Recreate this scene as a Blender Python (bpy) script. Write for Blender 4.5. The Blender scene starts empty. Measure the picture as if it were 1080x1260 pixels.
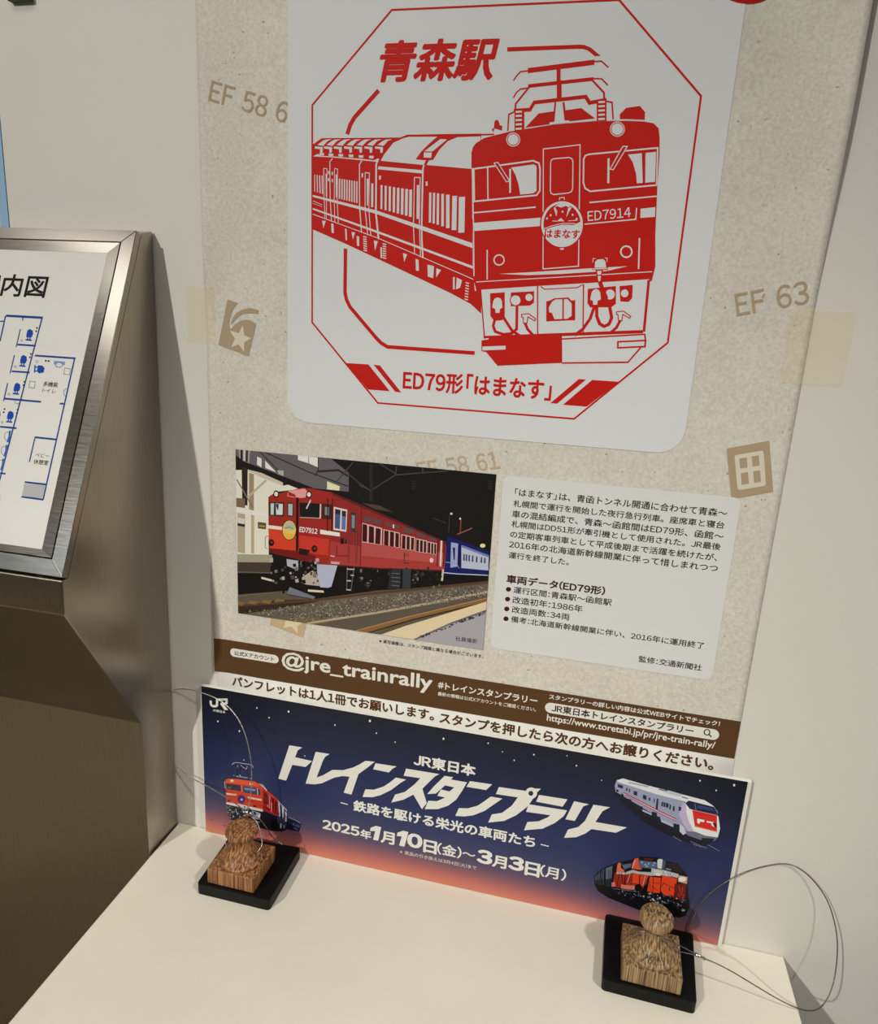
import bpy, bmesh, math, random
from mathutils import Vector, Matrix
from mathutils.geometry import tessellate_polygon

random.seed(7)
scene = bpy.context.scene
COL = scene.collection

# ------------------------------------------------------------------ camera
CZ = 0.70                                   # counter top height
CAM = Vector((0.0, -0.602, CZ + 0.5484))
F = 858.45                                  # focal length in pixels of the 1080 x 1260 frame
RX = Vector((0.9724049, 0.22690747, 0.0542376))     # camera right
RY = Vector((0.10679541, -0.2262401, -0.96819944))  # camera down
RZ = Vector((-0.20742096, 0.9472742, -0.24422966))  # camera forward
cd = bpy.data.cameras.new('camera')
cam = bpy.data.objects.new('camera', cd)
COL.objects.link(cam)
m = Matrix.Identity(4)
for i in range(3):
    m[i][0], m[i][1], m[i][2], m[i][3] = RX[i], -RY[i], -RZ[i], CAM[i]
cam.matrix_world = m
cd.sensor_fit = 'HORIZONTAL'
cd.sensor_width = 36.0
cd.lens = 36.0 * F / 1080.0
cd.clip_start = 0.02
scene.camera = cam

# ------------------------------------------------------------------ world, lights, exposure
scene.view_settings.view_transform = 'Standard'
scene.view_settings.look = 'None'
scene.view_settings.gamma = 1.0
scene.view_settings.use_curve_mapping = False
scene.view_settings.exposure = 0.0
w = bpy.data.worlds.new('world')
scene.world = w
w.use_nodes = True
w.node_tree.nodes['Background'].inputs[0].default_value = (0.75, 0.72, 0.66, 1)
w.node_tree.nodes['Background'].inputs[1].default_value = 0.15


def area(name, loc, target, size, power, color, spread=180.0, shape='DISK', size_y=None):
    d = bpy.data.lights.new(name, 'AREA')
    d.shape = shape
    d.size = size
    if size_y:
        d.size_y = size_y
    d.energy = power
    d.color = color
    d.spread = math.radians(spread)
    o = bpy.data.objects.new(name, d)
    COL.objects.link(o)
    o.location = loc
    o.rotation_euler = (Vector(target) - Vector(loc)).to_track_quat('-Z', 'Y').to_euler()
    return o


def spot(name, loc, target, radius, power, color, angle, blend):
    d = bpy.data.lights.new(name, 'SPOT')
    d.shadow_soft_size = radius
    d.energy = power
    d.color = color
    d.spot_size = math.radians(angle)
    d.spot_blend = blend
    o = bpy.data.objects.new(name, d)
    COL.objects.link(o)
    o.location = loc
    o.rotation_euler = (Vector(target) - Vector(loc)).to_track_quat('-Z', 'Y').to_euler()
    return o


WARM = (1.0, 0.966, 0.874)
spot('downlight_left', (-1.42, -2.55, 2.50), (-0.25, -0.10, 0.75), 0.045, 158.0, WARM, 62, 1.0)
spot('left_beam_boost', (-1.42, -2.55, 2.50), (-0.10, -0.10, 0.62), 0.045, 58.0, WARM, 30, 1.0)  # added second beam from the left lamp's position, brightens the lower middle
spot('downlight_right', (1.22, -0.98, 2.50), (-0.10, -0.20, 0.60), 0.045, 82.0, WARM, 38, 1.0)
spot('floor_fill', (-1.85, -1.66, 2.50), (-1.85, -1.66, 0.0), 0.045, 200.0, WARM, 56, 0.2)  # added spot on the unseen floor, brightens what the steel reflects
area('overhead_fill', (-0.3, -1.0, 2.58), (-0.3, -1.0, 0), 1.1, 6.5, (1.0, 0.97, 0.90), shape='RECTANGLE', size_y=0.6)  # added unseen fill that lifts the counter and the shadowed wall
area('ceiling_lamp', (-1.75, -1.27, 2.58), (-1.75, -1.27, 0), 0.48, 1.7, (1.0, 0.96, 0.88), shape='RECTANGLE', size_y=0.5)
area('daylight_window', (-2.97, -2.85, 2.15), (0, -2.0, 1.2), 0.9, 0.8, (0.55, 0.76, 1.0), shape='RECTANGLE', size_y=0.5)

# ------------------------------------------------------------------ pixel <-> place helpers


def ray(px, py):
    return RX * ((px - 540.0) / F) + RY * ((py - 630.0) / F) + RZ


def on_wall(px, py, depth=0.0):
    """point (x, z) where a pixel of the photograph meets the plane `depth` in front of the wall"""
    r = ray(px, py)
    t = (-depth - CAM.y) / r.y
    p = CAM + r * t
    return (p.x, p.z)


def at(px, py, depth):
    x, z = on_wall(px, py, depth)
    return Vector((x, -depth, z))


# sloped face of the sign stand: origin at its upper right corner
FX, FO = -0.413, Vector((-0.413, -0.024, CZ + 0.624))
FS = Vector((0, -0.119, -0.284)).normalized()
FN = Vector((0, -0.284, 0.119)).normalized()


def on_face(px, py, rec=0.0):
    r = ray(px, py)
    p0 = FO - FN * rec
    t = (p0 - CAM).dot(FN) / r.dot(FN)
    q = CAM + r * t
    return (q.x - FX, (q - p0).dot(FS))


# ------------------------------------------------------------------ materials
def lin(c):
    return tuple(((v / 255.0) / 12.92 if v / 255.0 <= 0.04045 else ((v / 255.0 + 0.055) / 1.055) ** 2.4) for v in c)


def mat(name, color=(0.8, 0.8, 0.8), rough=0.5, metal=0.0, spec=0.5):
    mt = bpy.data.materials.new(name)
    mt.use_nodes = True
    b = mt.node_tree.nodes['Principled BSDF']
    b.inputs['Base Color'].default_value = (*color, 1)
    b.inputs['Roughness'].default_value = rough
    b.inputs['Metallic'].default_value = metal
    b.inputs['Specular IOR Level'].default_value = spec
    return mt, mt.node_tree, b


def node(nt, kind, **kw):
    n = nt.nodes.new(kind)
    for k, v in kw.items():
        setattr(n, k, v)
    return n


def noise_mix(nt, b, c1, c2, scale, detail=4, stretch=(1, 1, 1), lo=0.35, hi=0.65, bump=0.0, mid=None):
    tc = node(nt, 'ShaderNodeTexCoord')
    mp = node(nt, 'ShaderNodeMapping')
    mp.inputs['Scale'].default_value = stretch
    nz = node(nt, 'ShaderNodeTexNoise')
    nz.inputs['Scale'].default_value = scale
    nz.inputs['Detail'].default_value = detail
    rp = node(nt, 'ShaderNodeValToRGB')
    rp.color_ramp.elements[0].position = lo
    rp.color_ramp.elements[1].position = hi
    rp.color_ramp.elements[0].color = (*c1, 1)
    rp.color_ramp.elements[1].color = (*c2, 1)
    if mid:
        e = rp.color_ramp.elements.new((lo + hi) / 2)
        e.color = (*mid, 1)
    nt.links.new(tc.outputs['Object'], mp.inputs['Vector'])
    nt.links.new(mp.outputs['Vector'], nz.inputs['Vector'])
    nt.links.new(nz.outputs['Fac'], rp.inputs['Fac'])
    nt.links.new(rp.outputs['Color'], b.inputs['Base Color'])
    if bump:
        bp = node(nt, 'ShaderNodeBump')
        bp.inputs['Strength'].default_value = bump
        bp.inputs['Distance'].default_value = 0.001
        nt.links.new(nz.outputs['Fac'], bp.inputs['Height'])
        nt.links.new(bp.outputs['Normal'], b.inputs['Normal'])
    return rp, nz, mp


M = {}
M['wall'], nt, b = mat('wall_paint', (0.74, 0.72, 0.68), 0.6, spec=0.3)
noise_mix(nt, b, (0.73, 0.71, 0.67), (0.76, 0.74, 0.70), 3.0, bump=0.02)
M['counter'], nt, b = mat('counter_laminate', (0.80, 0.78, 0.73), 0.42, spec=0.4)
noise_mix(nt, b, (0.80, 0.765, 0.665), (0.83, 0.795, 0.695), 14.0)
M['floor'], nt, b = mat('floor_tile', (0.25, 0.21, 0.135), 0.5)
noise_mix(nt, b, (0.23, 0.19, 0.12), (0.27, 0.225, 0.145), 6.0)
M['ceiling'], nt, b = mat('ceiling_board', (0.62, 0.60, 0.56), 0.8)
noise_mix(nt, b, (0.60, 0.58, 0.54), (0.64, 0.62, 0.58), 5.0)
M['room'], nt, b = mat('far_wall_paint', (0.36, 0.33, 0.28), 0.8)
noise_mix(nt, b, (0.32, 0.29, 0.24), (0.40, 0.37, 0.32), 2.0)
M['white_paper'], nt, b = mat('white_paper', (0.80, 0.79, 0.76), 0.5, spec=0.3)
noise_mix(nt, b, (0.79, 0.78, 0.75), (0.81, 0.80, 0.77), 40.0)
M['board_edge'], nt, b = mat('white_foam_board', (0.80, 0.78, 0.72), 0.6, spec=0.3)
noise_mix(nt, b, (0.78, 0.76, 0.70), (0.82, 0.80, 0.74), 60.0)
M['black'], nt, b = mat('black_plastic', (0.004, 0.004, 0.004), 0.45, spec=0.2)
noise_mix(nt, b, (0.003, 0.003, 0.003), (0.005, 0.005, 0.005), 80.0)
M['gap'], nt, b = mat('black_gap', (0.01, 0.01, 0.01), 0.8)
M['seam'], nt, b = mat('dark_seam', (0.035, 0.025, 0.018), 0.7)
M['blue'], nt, b = mat('blue_strip', (0.30, 0.52, 0.78), 0.4)
noise_mix(nt, b, (0.27, 0.50, 0.77), (0.33, 0.54, 0.79), 9.0)
M['door'], nt, b = mat('grey_door', (0.55, 0.54, 0.51), 0.5)
noise_mix(nt, b, (0.53, 0.52, 0.49), (0.57, 0.56, 0.53), 9.0)
M['green'], nt, b = mat('green_plate', (0.02, 0.06, 0.02), 0.5)
M['wire'], nt, b = mat('wire_rope', (0.42, 0.40, 0.36), 0.38, 1.0)
noise_mix(nt, b, (0.34, 0.33, 0.30), (0.78, 0.76, 0.70), 900.0)
M['wire_grey'], nt, b = mat('grey_wire_rope', (0.2, 0.19, 0.17), 0.42, 1.0)
noise_mix(nt, b, (0.12, 0.115, 0.10), (0.34, 0.325, 0.29), 900.0)
M['ferrule'], nt, b = mat('crimp_ferrule', (0.62, 0.61, 0.58), 0.28, 1.0)
M['clear'], nt, b = mat('clear_sleeve', (0.75, 0.73, 0.68), 0.2, 0.0)

# mottled kraft-like poster stock
M['poster'], nt, b = mat('mottled_poster_stock', (0.6, 0.55, 0.46), 0.55, spec=0.3)
tc = node(nt, 'ShaderNodeTexCoord')
n1 = node(nt, 'ShaderNodeTexNoise'); n1.inputs['Scale'].default_value = 420; n1.inputs['Detail'].default_value = 3
n2 = node(nt, 'ShaderNodeTexNoise'); n2.inputs['Scale'].default_value = 16; n2.inputs['Detail'].default_value = 4
n3 = node(nt, 'ShaderNodeTexNoise'); n3.inputs['Scale'].default_value = 260; n3.inputs['Detail'].default_value = 1
for n in (n1, n2, n3):
    nt.links.new(tc.outputs['Object'], n.inputs['Vector'])
ad = node(nt, 'ShaderNodeMath', operation='MULTIPLY_ADD'); ad.inputs[1].default_value = 0.45
nt.links.new(n2.outputs['Fac'], ad.inputs[0]); nt.links.new(n1.outputs['Fac'], ad.inputs[2])
rp = node(nt, 'ShaderNodeValToRGB')
rp.color_ramp.elements[0].position = 0.50; rp.color_ramp.elements[1].position = 0.95
rp.color_ramp.elements[0].color = (0.63, 0.597, 0.537, 1); rp.color_ramp.elements[1].color = (0.80, 0.77, 0.705, 1)
nt.links.new(ad.outputs[0], rp.inputs['Fac'])
sp = node(nt, 'ShaderNodeValToRGB')
sp.color_ramp.elements[0].position = 0.20; sp.color_ramp.elements[1].position = 0.26
sp.color_ramp.elements[0].color = (0.55, 0.5, 0.42, 1); sp.color_ramp.elements[1].color = (1, 1, 1, 1)
nt.links.new(n3.outputs['Fac'], sp.inputs['Fac'])
mx = node(nt, 'ShaderNodeMix', data_type='RGBA', blend_type='MULTIPLY')
mx.inputs[0].default_value = 1.0
nt.links.new(rp.outputs['Color'], mx.inputs[6]); nt.links.new(sp.outputs['Color'], mx.inputs[7])
nt.links.new(mx.outputs[2], b.inputs['Base Color'])


def print_mat(name, rough, spec):
    mt, nt, b = mat(name, rough=rough, spec=spec)
    a = node(nt, 'ShaderNodeAttribute', attribute_name='ink')
    nt.links.new(a.outputs['Color'], b.inputs['Base Color'])
    return mt


M['ink'] = print_mat('printed_ink', 0.6, 0.15)
M['gloss_ink'] = print_mat('laminated_print', 0.38, 0.25)


def steel(name, c1, c2, rough, stretch):
    mt, nt, b = mat(name, c1, rough, 1.0)
    rp, nz, mp = noise_mix(nt, b, c1, c2, 60.0, 3, stretch, 0.3, 0.7)
    b.inputs['Anisotropic'].default_value = 0.3
    rr = node(nt, 'ShaderNodeMapRange')
    rr.inputs['To Min'].default_value = rough - 0.05
    rr.inputs['To Max'].default_value = rough + 0.07
    nt.links.new(nz.outputs['Fac'], rr.inputs['Value'])
    nt.links.new(rr.outputs['Result'], b.inputs['Roughness'])
    return mt


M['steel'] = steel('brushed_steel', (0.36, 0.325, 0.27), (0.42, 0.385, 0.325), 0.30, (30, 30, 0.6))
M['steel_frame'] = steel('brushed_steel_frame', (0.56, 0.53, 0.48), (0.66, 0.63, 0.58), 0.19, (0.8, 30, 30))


def wood(name, dark, midc, light, seed):
    mt, nt, b = mat(name, midc, 0.5, spec=0.35)
    rp, nz, mp = noise_mix(nt, b, dark, light, 120.0, 5, (5.6, 2.6, 0.13), 0.36, 0.66, bump=0.06, mid=midc)
    mp.inputs['Location'].default_value = (seed, seed * 0.7, seed * 1.3)
    nz.inputs['Distortion'].default_value = 0.45
    return mt


M['wood'] = wood('reddish_wood', (0.085, 0.028, 0.009), (0.29, 0.125, 0.047), (0.52, 0.28, 0.125), 1.3)
M['wood_pale'] = wood('olive_wood', (0.085, 0.045, 0.018), (0.29, 0.18, 0.085), (0.48, 0.33, 0.17), 5.1)
M['engrave'], nt, b = mat('burnt_engraving', (0.03, 0.015, 0.006), 0.8)

# yellowed clear adhesive tape
mt = bpy.data.materials.new('yellowed_tape')
mt.use_nodes = True
nt = mt.node_tree
b = nt.nodes['Principled BSDF']
b.inputs['Base Color'].default_value = (0.95, 0.84, 0.58, 1)
b.inputs['Roughness'].default_value = 0.45
tr = node(nt, 'ShaderNodeBsdfTransparent')
tr.inputs[0].default_value = (1.0, 0.995, 0.96, 1)
ms = node(nt, 'ShaderNodeMixShader')
ms.inputs[0].default_value = 0.14
nt.links.new(tr.outputs[0], ms.inputs[1]); nt.links.new(b.outputs[0], ms.inputs[2])
nt.links.new(ms.outputs[0], nt.nodes['Material Output'].inputs['Surface'])
M['tape'] = mt


# ------------------------------------------------------------------ object helpers
def link_mesh(name, me, material=None, parent=None, smooth=False):
    o = bpy.data.objects.new(name, me)
    COL.objects.link(o)
    if material:
        me.materials.append(material)
    if smooth:
        for p in me.polygons:
            p.use_smooth = True
    if parent:
        o.parent = parent
    return o


def tag(o, label=None, cat=None, group=None, kind=None):
    for k, v in (('label', label), ('category', cat), ('group', group), ('kind', kind)):
        if v:
            o[k] = v
    return o


def empty(name, loc=(0, 0, 0)):
    o = bpy.data.objects.new(name, None)
    o.empty_display_size = 0.02
    COL.objects.link(o)
    o.location = loc
    return o


def from_bm(name, bm, material, parent=None, smooth=False):
    bmesh.ops.recalc_face_normals(bm, faces=bm.faces)
    me = bpy.data.meshes.new(name)
    bm.to_mesh(me)
    bm.free()
    return link_mesh(name, me, material, parent, smooth)


def box_bm(x0, x1, y0, y1, z0, z1, bev=0.0, seg=2, bm=None):
    nb = bmesh.new()
    bmesh.ops.create_cube(nb, size=1.0)
    for v in nb.verts:
        v.co = Vector(((x0 + x1) / 2 + v.co.x * (x1 - x0), (y0 + y1) / 2 + v.co.y * (y1 - y0), (z0 + z1) / 2 + v.co.z * (z1 - z0)))
    if bev:
        bmesh.ops.bevel(nb, geom=nb.edges[:], offset=bev, segments=seg, affect='EDGES', profile=0.5)
    if bm is None:
        return nb
    me = bpy.data.meshes.new('tmp')
    nb.to_mesh(me)
    nb.free()
    bm.from_mesh(me)
    bpy.data.meshes.remove(me)
    return bm


def prism_bm(pts, axis_pts, bm=None):
    """pts: list of 3D points of one end; axis_pts: the same polygon at the other end"""
    bm = bm or bmesh.new()
    a = [bm.verts.new(p) for p in pts]
    c = [bm.verts.new(p) for p in axis_pts]
    n = len(a)
    bm.faces.new(a)
    bm.faces.new(c[::-1])
    for i in range(n):
        bm.faces.new((a[i], c[i], c[(i + 1) % n], a[(i + 1) % n]))
    return bm


def lathe_bm(profile, center, seg=48):
    bm = bmesh.new()
    rings = []
    for r, z in profile:
        if r < 1e-6:
            rings.append([bm.verts.new((center[0], center[1], center[2] + z))])
        else:
            rings.append([bm.verts.new((center[0] + r * math.cos(2 * math.pi * k / seg), center[1] + r * math.sin(2 * math.pi * k / seg), center[2] + z)) for k in range(seg)])
    for A, B in zip(rings, rings[1:]):
        for k in range(seg):
            q = [A[k % len(A)], A[(k + 1) % len(A)], B[(k + 1) % len(B)], B[k % len(B)]]
            u = []
            for v in q:
                if v not in u:
                    u.append(v)
            if len(u) > 2:
                bm.faces.new(u)
    return bm


def smooth_path(pts, sub=6):
    P = [Vector(p) for p in pts]
    out = []
    for i in range(len(P) - 1):
        p0, p1, p2, p3 = P[max(i - 1, 0)], P[i], P[i + 1], P[min(i + 2, len(P) - 1)]
        for k in range(sub):
            t = k / sub
            out.append(0.5 * ((2 * p1) + (p2 - p0) * t + (2 * p0 - 5 * p1 + 4 * p2 - p3) * t * t + (3 * p1 - p0 - 3 * p2 + p3) * t ** 3))
    out.append(P[-1])
    return out


def tube_bm(pts, r, seg=8, bm=None, closed=False):
    bm = bm or bmesh.new()
    n = len(pts)
    ring = []
    up = None
    for i in range(n):
        if closed:
            t = (pts[(i + 1) % n] - pts[i - 1]).normalized()
        else:
            t = (pts[min(i + 1, n - 1)] - pts[max(i - 1, 0)]).normalized()
        if up is None:
            up = t.orthogonal().normalized()
        up = (up - t * up.dot(t)).normalized()
        s = t.cross(up)
        ring.append([bm.verts.new(pts[i] + (up * math.cos(2 * math.pi * k / seg) + s * math.sin(2 * math.pi * k / seg)) * r) for k in range(seg)])
    for i in range(n if closed else n - 1):
        A, B = ring[i], ring[(i + 1) % n]
        for k in range(seg):
            bm.faces.new((A[k], A[(k + 1) % seg], B[(k + 1) % seg], B[k]))
    if not closed:
        bm.faces.new(ring[0]); bm.faces.new(ring[-1][::-1])
    return bm


# ------------------------------------------------------------------ printing: flat coloured artwork on a sheet
_glyphs = {}
_outlines = {}
TEXT_BASE = {}
RAW = {}


def outline(body):
    if body in _outlines:
        return _outlines[body]
    c = bpy.data.curves.new('text', 'FONT')
    c.body = body
    c.resolution_u = 3
    o = bpy.data.objects.new('text', c)
    COL.objects.link(o)
    dg = bpy.context.evaluated_depsgraph_get()
    me = o.evaluated_get(dg).to_mesh()
    vs = [(v.co.x, v.co.y) for v in me.vertices]
    fs = [tuple(p.vertices) for p in me.polygons]
    o.evaluated_get(dg).to_mesh_clear()
    bpy.data.objects.remove(o)
    bpy.data.curves.remove(c)
    _outlines[body] = (vs, fs)
    return vs, fs


def glyph(body, bold=0.0):
    key = (body, bold)
    if key in _glyphs:
        return _glyphs[key]
    if all(ord(ch) < 128 for ch in body) and not body.isdigit() and body[:2] not in ('EF', 'ED'):
        vs, fs = outline(body)
    else:                                     # Japanese line: every sign on its own pitch, Latin signs in the same typeface
        vs, fs, pen = [], [], 0.0
        for ch in body:
            wide = ch
            if 33 <= ord(ch) < 127:
                wide = chr(ord(ch) + 0xFEE0)
            gv, gf = outline(wide)
            if ch == ' ':
                pen += 0.34
                continue
            if gv and (wide != ch or ch in '：（）'):
                a0, a1 = min(v[0] for v in gv), max(v[0] for v in gv)
                adv = 0.62 if ch.isdigit() else (a1 - a0 + 0.11 if ch.isalpha() else (0.34 if ch in '()（）' else 0.42))
                dx = pen + (adv - (a0 + a1)) / 2
            else:
                adv, dx = 1.0, pen
                if ch == '「':
                    adv, dx = 0.55, pen - 0.45
                if ch == '」':
                    adv = 0.55
            i0 = len(vs)
            vs += [(x + dx, y) for x, y in gv]
            fs += [tuple(i + i0 for i in f) for f in gf]
            pen += adv
    nb_ = len(vs)
    if bold:                                  # heavier weight: the same outline laid down again around itself
        n = 8 if bold > 0.02 else (6 if bold > 0.012 else 4)
        base_v, base_f, nv = vs, fs, len(vs)
        vs, fs = list(base_v), list(base_f)
        for q in range(n):
            dx, dy = bold * math.cos(2 * math.pi * (q + 0.5) / n), bold * math.sin(2 * math.pi * (q + 0.5) / n)
            i0 = len(vs)
            vs += [(x + dx, y + dy) for x, y in base_v]
            fs += [tuple(i + i0 for i in f) for f in base_f]
    x0, x1 = min(v[0] for v in vs), max(v[0] for v in vs)
    y0, y1 = min(v[1] for v in vs), max(v[1] for v in vs)
    RAW[key] = (x1 - x0) / (y1 - y0)
    vs = [((x - x0) / (x1 - x0), (y - y0) / (y1 - y0)) for x, y in vs]
    _glyphs[key] = (vs, fs)
    TEXT_BASE[key] = nb_
    return vs, fs


LAY = 0.000028


class Art:
    """collects flat shapes; place(u, v, lift) turns a sheet coordinate into a point, unp(px, py) a pixel into a sheet coordinate"""

    def __init__(self, place, unp, base=0, clip=None):
        self.place, self.unp, self.base, self.clip = place, unp, base, clip
        self.v, self.f, self.c = [], [], []

    def tile(self, ox, oy, s):
        self.T = (ox, oy, s)
        a, c = self.unp(ox + 100 / s * 4, oy + 100 / s * 4), self.unp(ox + 100 / s * 5, oy + 100 / s * 4)
        self.k = math.hypot(a[0] - c[0], a[1] - c[1]) / 100
        return self

    def pts(self, txt):
        if isinstance(txt, str):
            n = [float(q) for q in txt.replace(',', ' ').split()]
            txt = list(zip(n[::2], n[1::2]))
        ox, oy, s = self.T
        return [self.unp(ox + x / s, oy + y / s) for x, y in txt]

    def raw(self, P, col, lay=0):
        if self.clip:
            x0, x1, y0, y1 = self.clip
            for ax, lim, sg in ((0, x0, 1), (0, x1, -1), (1, y0, 1), (1, y1, -1)):
                out = []
                for i in range(len(P)):
                    A, B = P[i - 1], P[i]
                    a, c = (A[ax] - lim) * sg, (B[ax] - lim) * sg
                    if (a >= 0) != (c >= 0):
                        t = a / (a - c)
                        out.append((A[0] + (B[0] - A[0]) * t, A[1] + (B[1] - A[1]) * t))
                    if c >= 0:
                        out.append(B)
                P = out
                if len(P) < 3:
                    return
        i0 = len(self.v)
        self.n = (getattr(self, 'n', 0) + 1) % 23
        lift = (self.base + lay) * LAY + self.n * 1.1e-6
        self.v += [self.place(u, v, lift) for u, v in P]
        tris = tessellate_polygon([[Vector((u, v, 0)) for u, v in P]])
        for t in tris:
            self.f.append(tuple(i0 + i for i in t))
            self.c.append([col] * 3)

    def poly(self, txt, col, lay=0):
        self.raw(self.pts(txt), col, lay)

    def line(self, txt, wd, col, lay=0, closed=False):
        self.rawline(self.pts(txt), wd * self.k, col, lay, closed)

    def rawline(self, P, wd, col, lay=0, closed=False):
        P = [Vector(p) for p in P]
        n = len(P)
        L, Rr = [], []
        for i in range(n):
            if closed or 0 < i < n - 1:
                a, c = (P[i] - P[i - 1]).normalized(), (P[(i + 1) % n] - P[i]).normalized()
                t = (a + c)
                t = t.normalized() if t.length > 1e-6 else a
                k = 1.0 / max(0.4, t.dot(a))
            else:
                t = ((P[1] - P[0]) if i == 0 else (P[-1] - P[-2])).normalized()
                k = 1.0
            nn = Vector((-t.y, t.x)) * (wd / 2 * k)
            L.append(tuple(P[i] + nn)); Rr.append(tuple(P[i] - nn))
        for i in range(n if closed else n - 1):
            j = (i + 1) % n
            self.raw([L[i], L[j], Rr[j], Rr[i]], col, lay)

    def disc(self, cx, cy, rx, ry, col, lay=0, n=28):
        self.poly([(cx + rx * math.cos(2 * math.pi * i / n), cy + ry * math.sin(2 * math.pi * i / n)) for i in range(n)], col, lay)

    def ring(self, cx, cy, r, wd, col, lay=0, n=28, ry=None):
        ry = ry or r
        self.line([(cx + r * math.cos(2 * math.pi * i / n), cy + ry * math.sin(2 * math.pi * i / n)) for i in range(n)], wd, col, lay, True)

    def grid(self, u0, u1, v0, v1, nu, nv, colf, lay=0):
        i0 = len(self.v)
        lift = (self.base + lay) * LAY
        for j in range(nv + 1):
            for i in range(nu + 1):
                u, v = u0 + (u1 - u0) * i / nu, v0 + (v1 - v0) * j / nv
                self.v.append(self.place(u, v, lift))
        for j in range(nv):
            for i in range(nu):
                a = i0 + j * (nu + 1) + i
                self.f.append((a, a + 1, a + nu + 2, a + nu + 1))
                self.c.append([colf((i + p) / nu, (j + q) / nv) for p, q in ((0, 0), (1, 0), (1, 1), (0, 1))])

    def roundrect(self, u0, u1, v0, v1, r, col, lay=0, n=8):
        P = []
        for cx, cy, a0 in ((u1 - r, v1 - r, 0), (u0 + r, v1 - r, 90), (u0 + r, v0 + r, 180), (u1 - r, v0 + r, 270)):
            for i in range(n + 1):
                a = math.radians(a0 + 90 * i / n)
                P.append((cx + r * math.cos(a), cy + r * math.sin(a)))
        self.raw(P, col, lay)

    def text(self, body, tl, br, col, lay=0, bold=0.0, slant=0.0, asp=None):
        """ink box from two photograph pixels: its upper left and lower right corner"""
        a, c = self.unp(*tl), self.unp(*br)
        if asp:                               # keep the typeface's own proportions, asp times as wide
            glyph(body, bold)
            h = abs(c[0] - a[0]) / (RAW[(body, bold)] * asp)
            mid, sg = (a[1] + c[1]) / 2, (1 if a[1] > c[1] else -1)
            a, c = (a[0], mid + sg * h / 2), (c[0], mid - sg * h / 2)
        bl, brr, tll = (a[0], c[1]), (c[0], c[1]), (a[0], a[1])
        sh = slant * abs(a[1] - c[1])
        self.text3(body, bl, (brr[0] - sh, brr[1]), (tll[0] + sh, tll[1]), col, lay, bold)

    def text3(self, body, bl, br, tl, col, lay=0, bold=0.0):
        vs, fs = glyph(body, bold)
        i0 = len(self.v)
        lift = (self.base + lay) * LAY
        nv = TEXT_BASE[(body, bold)]
        for i, (u, v) in enumerate(vs):
            self.v.append(self.place(bl[0] + (br[0] - bl[0]) * u + (tl[0] - bl[0]) * v, bl[1] + (br[1] - bl[1]) * u + (tl[1] - bl[1]) * v, lift + (i // nv) * 2e-6))
        for f in fs:
            self.f.append(tuple(i0 + i for i in f))
            self.c.append([col] * len(f))

    def text3px(self, body, bl, br, tl, col, lay=0, bold=0.0):
        self.text3(body, self.unp(*bl), self.unp(*br), self.unp(*tl), col, lay, bold)

    def build(self, name, material, parent=None):
        me = bpy.data.meshes.new(name)
        me.from_pydata(self.v, [], self.f)
        at_ = me.color_attributes.new('ink', 'FLOAT_COLOR', 'CORNER')
        flat = []
        for p, cs in zip(me.polygons, self.c):
            for cc in cs:
                flat += [cc[0], cc[1], cc[2], 1.0]
        at_.data.foreach_set('color', flat)
        me.validate()
        return link_mesh(name, me, material, parent)


def ink(r, g, b, ref=205.0):
    """albedo of an ink that reads r,g,b where white paper reads about ref"""
    R = lin((ref, ref * 0.985, ref * 0.95))
    c = lin((r, g, b))
    return tuple(min(0.86, 0.79 * c[i] / R[i]) for i in range(3))

# ------------------------------------------------------------------ the setting
def slab(name, x0, x1, y0, y1, z0, z1, material, bev=0.0):
    o = from_bm(name, box_bm(x0, x1, y0, y1, z0, z1, bev), material)
    o['kind'] = 'structure'
    return o


slab('floor', -3.1, 2.6, -4.1, 0.3, -0.05, 0.0, M['floor'])
slab('ceiling', -3.1, 2.6, -4.1, 0.3, 2.62, 2.67, M['ceiling'])
slab('wall_back', -0.5675, 2.5, 0.0, 0.12, 0.0, 2.62, M['wall'])
slab('wall_front', -3.1, 2.6, -4.1, -4.0, 0.0, 2.62, M['room'])
slab('wall_left', -3.1, -3.0, -4.0, 0.2, 0.0, 2.62, M['room'])
slab('wall_right', 2.5, 2.6, -4.0, 0.2, 0.0, 2.62, M['room'])
slab('trim_1', -0.5695, -0.5676, 0.003, 0.12, 0.0, 2.62, M['seam'])
slab('trim_2', -0.5785, -0.5696, 0.001, 0.12, 0.0, 2.62, M['blue'])
slab('door_1', -3.0, -0.5786, 0.008, 0.06, 0.0, 2.62, M['door'])

# small dark green plate high on the wall, only its lower edge is in the frame
zx = at(8.5, 0.7, 0.006)
zr = at(36, 0.4, 0.006)
tag(from_bm('sign_plate', box_bm(zx.x, zr.x, -0.006, -0.0005, zx.z, zx.z + 0.06, 0.0008), M['green']),
    'dark green plate high on the wall above the steel sign, only its lower edge showing', 'sign')

# ------------------------------------------------------------------ counter
P = [(-0.4120, -0.0006), (0.2240, -0.0006), (0.2190, -0.52), (-0.3978, -0.52)]
counter = empty('counter', (-0.1, -0.25, 0))
tag(counter, 'white laminate counter against the wall with two rubber stamps standing on it', 'counter')


def child_fix(o, root):
    o.parent = root
    o.matrix_parent_inverse = Matrix.Translation(-root.location)
    return o


bm = prism_bm([(x, y, CZ) for x, y in P], [(x, y, CZ - 0.03) for x, y in P])
bmesh.ops.bevel(bm, geom=bm.edges[:], offset=0.0012, segments=2, affect='EDGES', profile=0.5)
child_fix(from_bm('countertop', bm, M['counter']), counter)
child_fix(from_bm('cabinet', box_bm(-0.36, 0.16, -0.47, -0.05, 0.0, CZ - 0.03, 0.002), M['counter']), counter)

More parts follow.
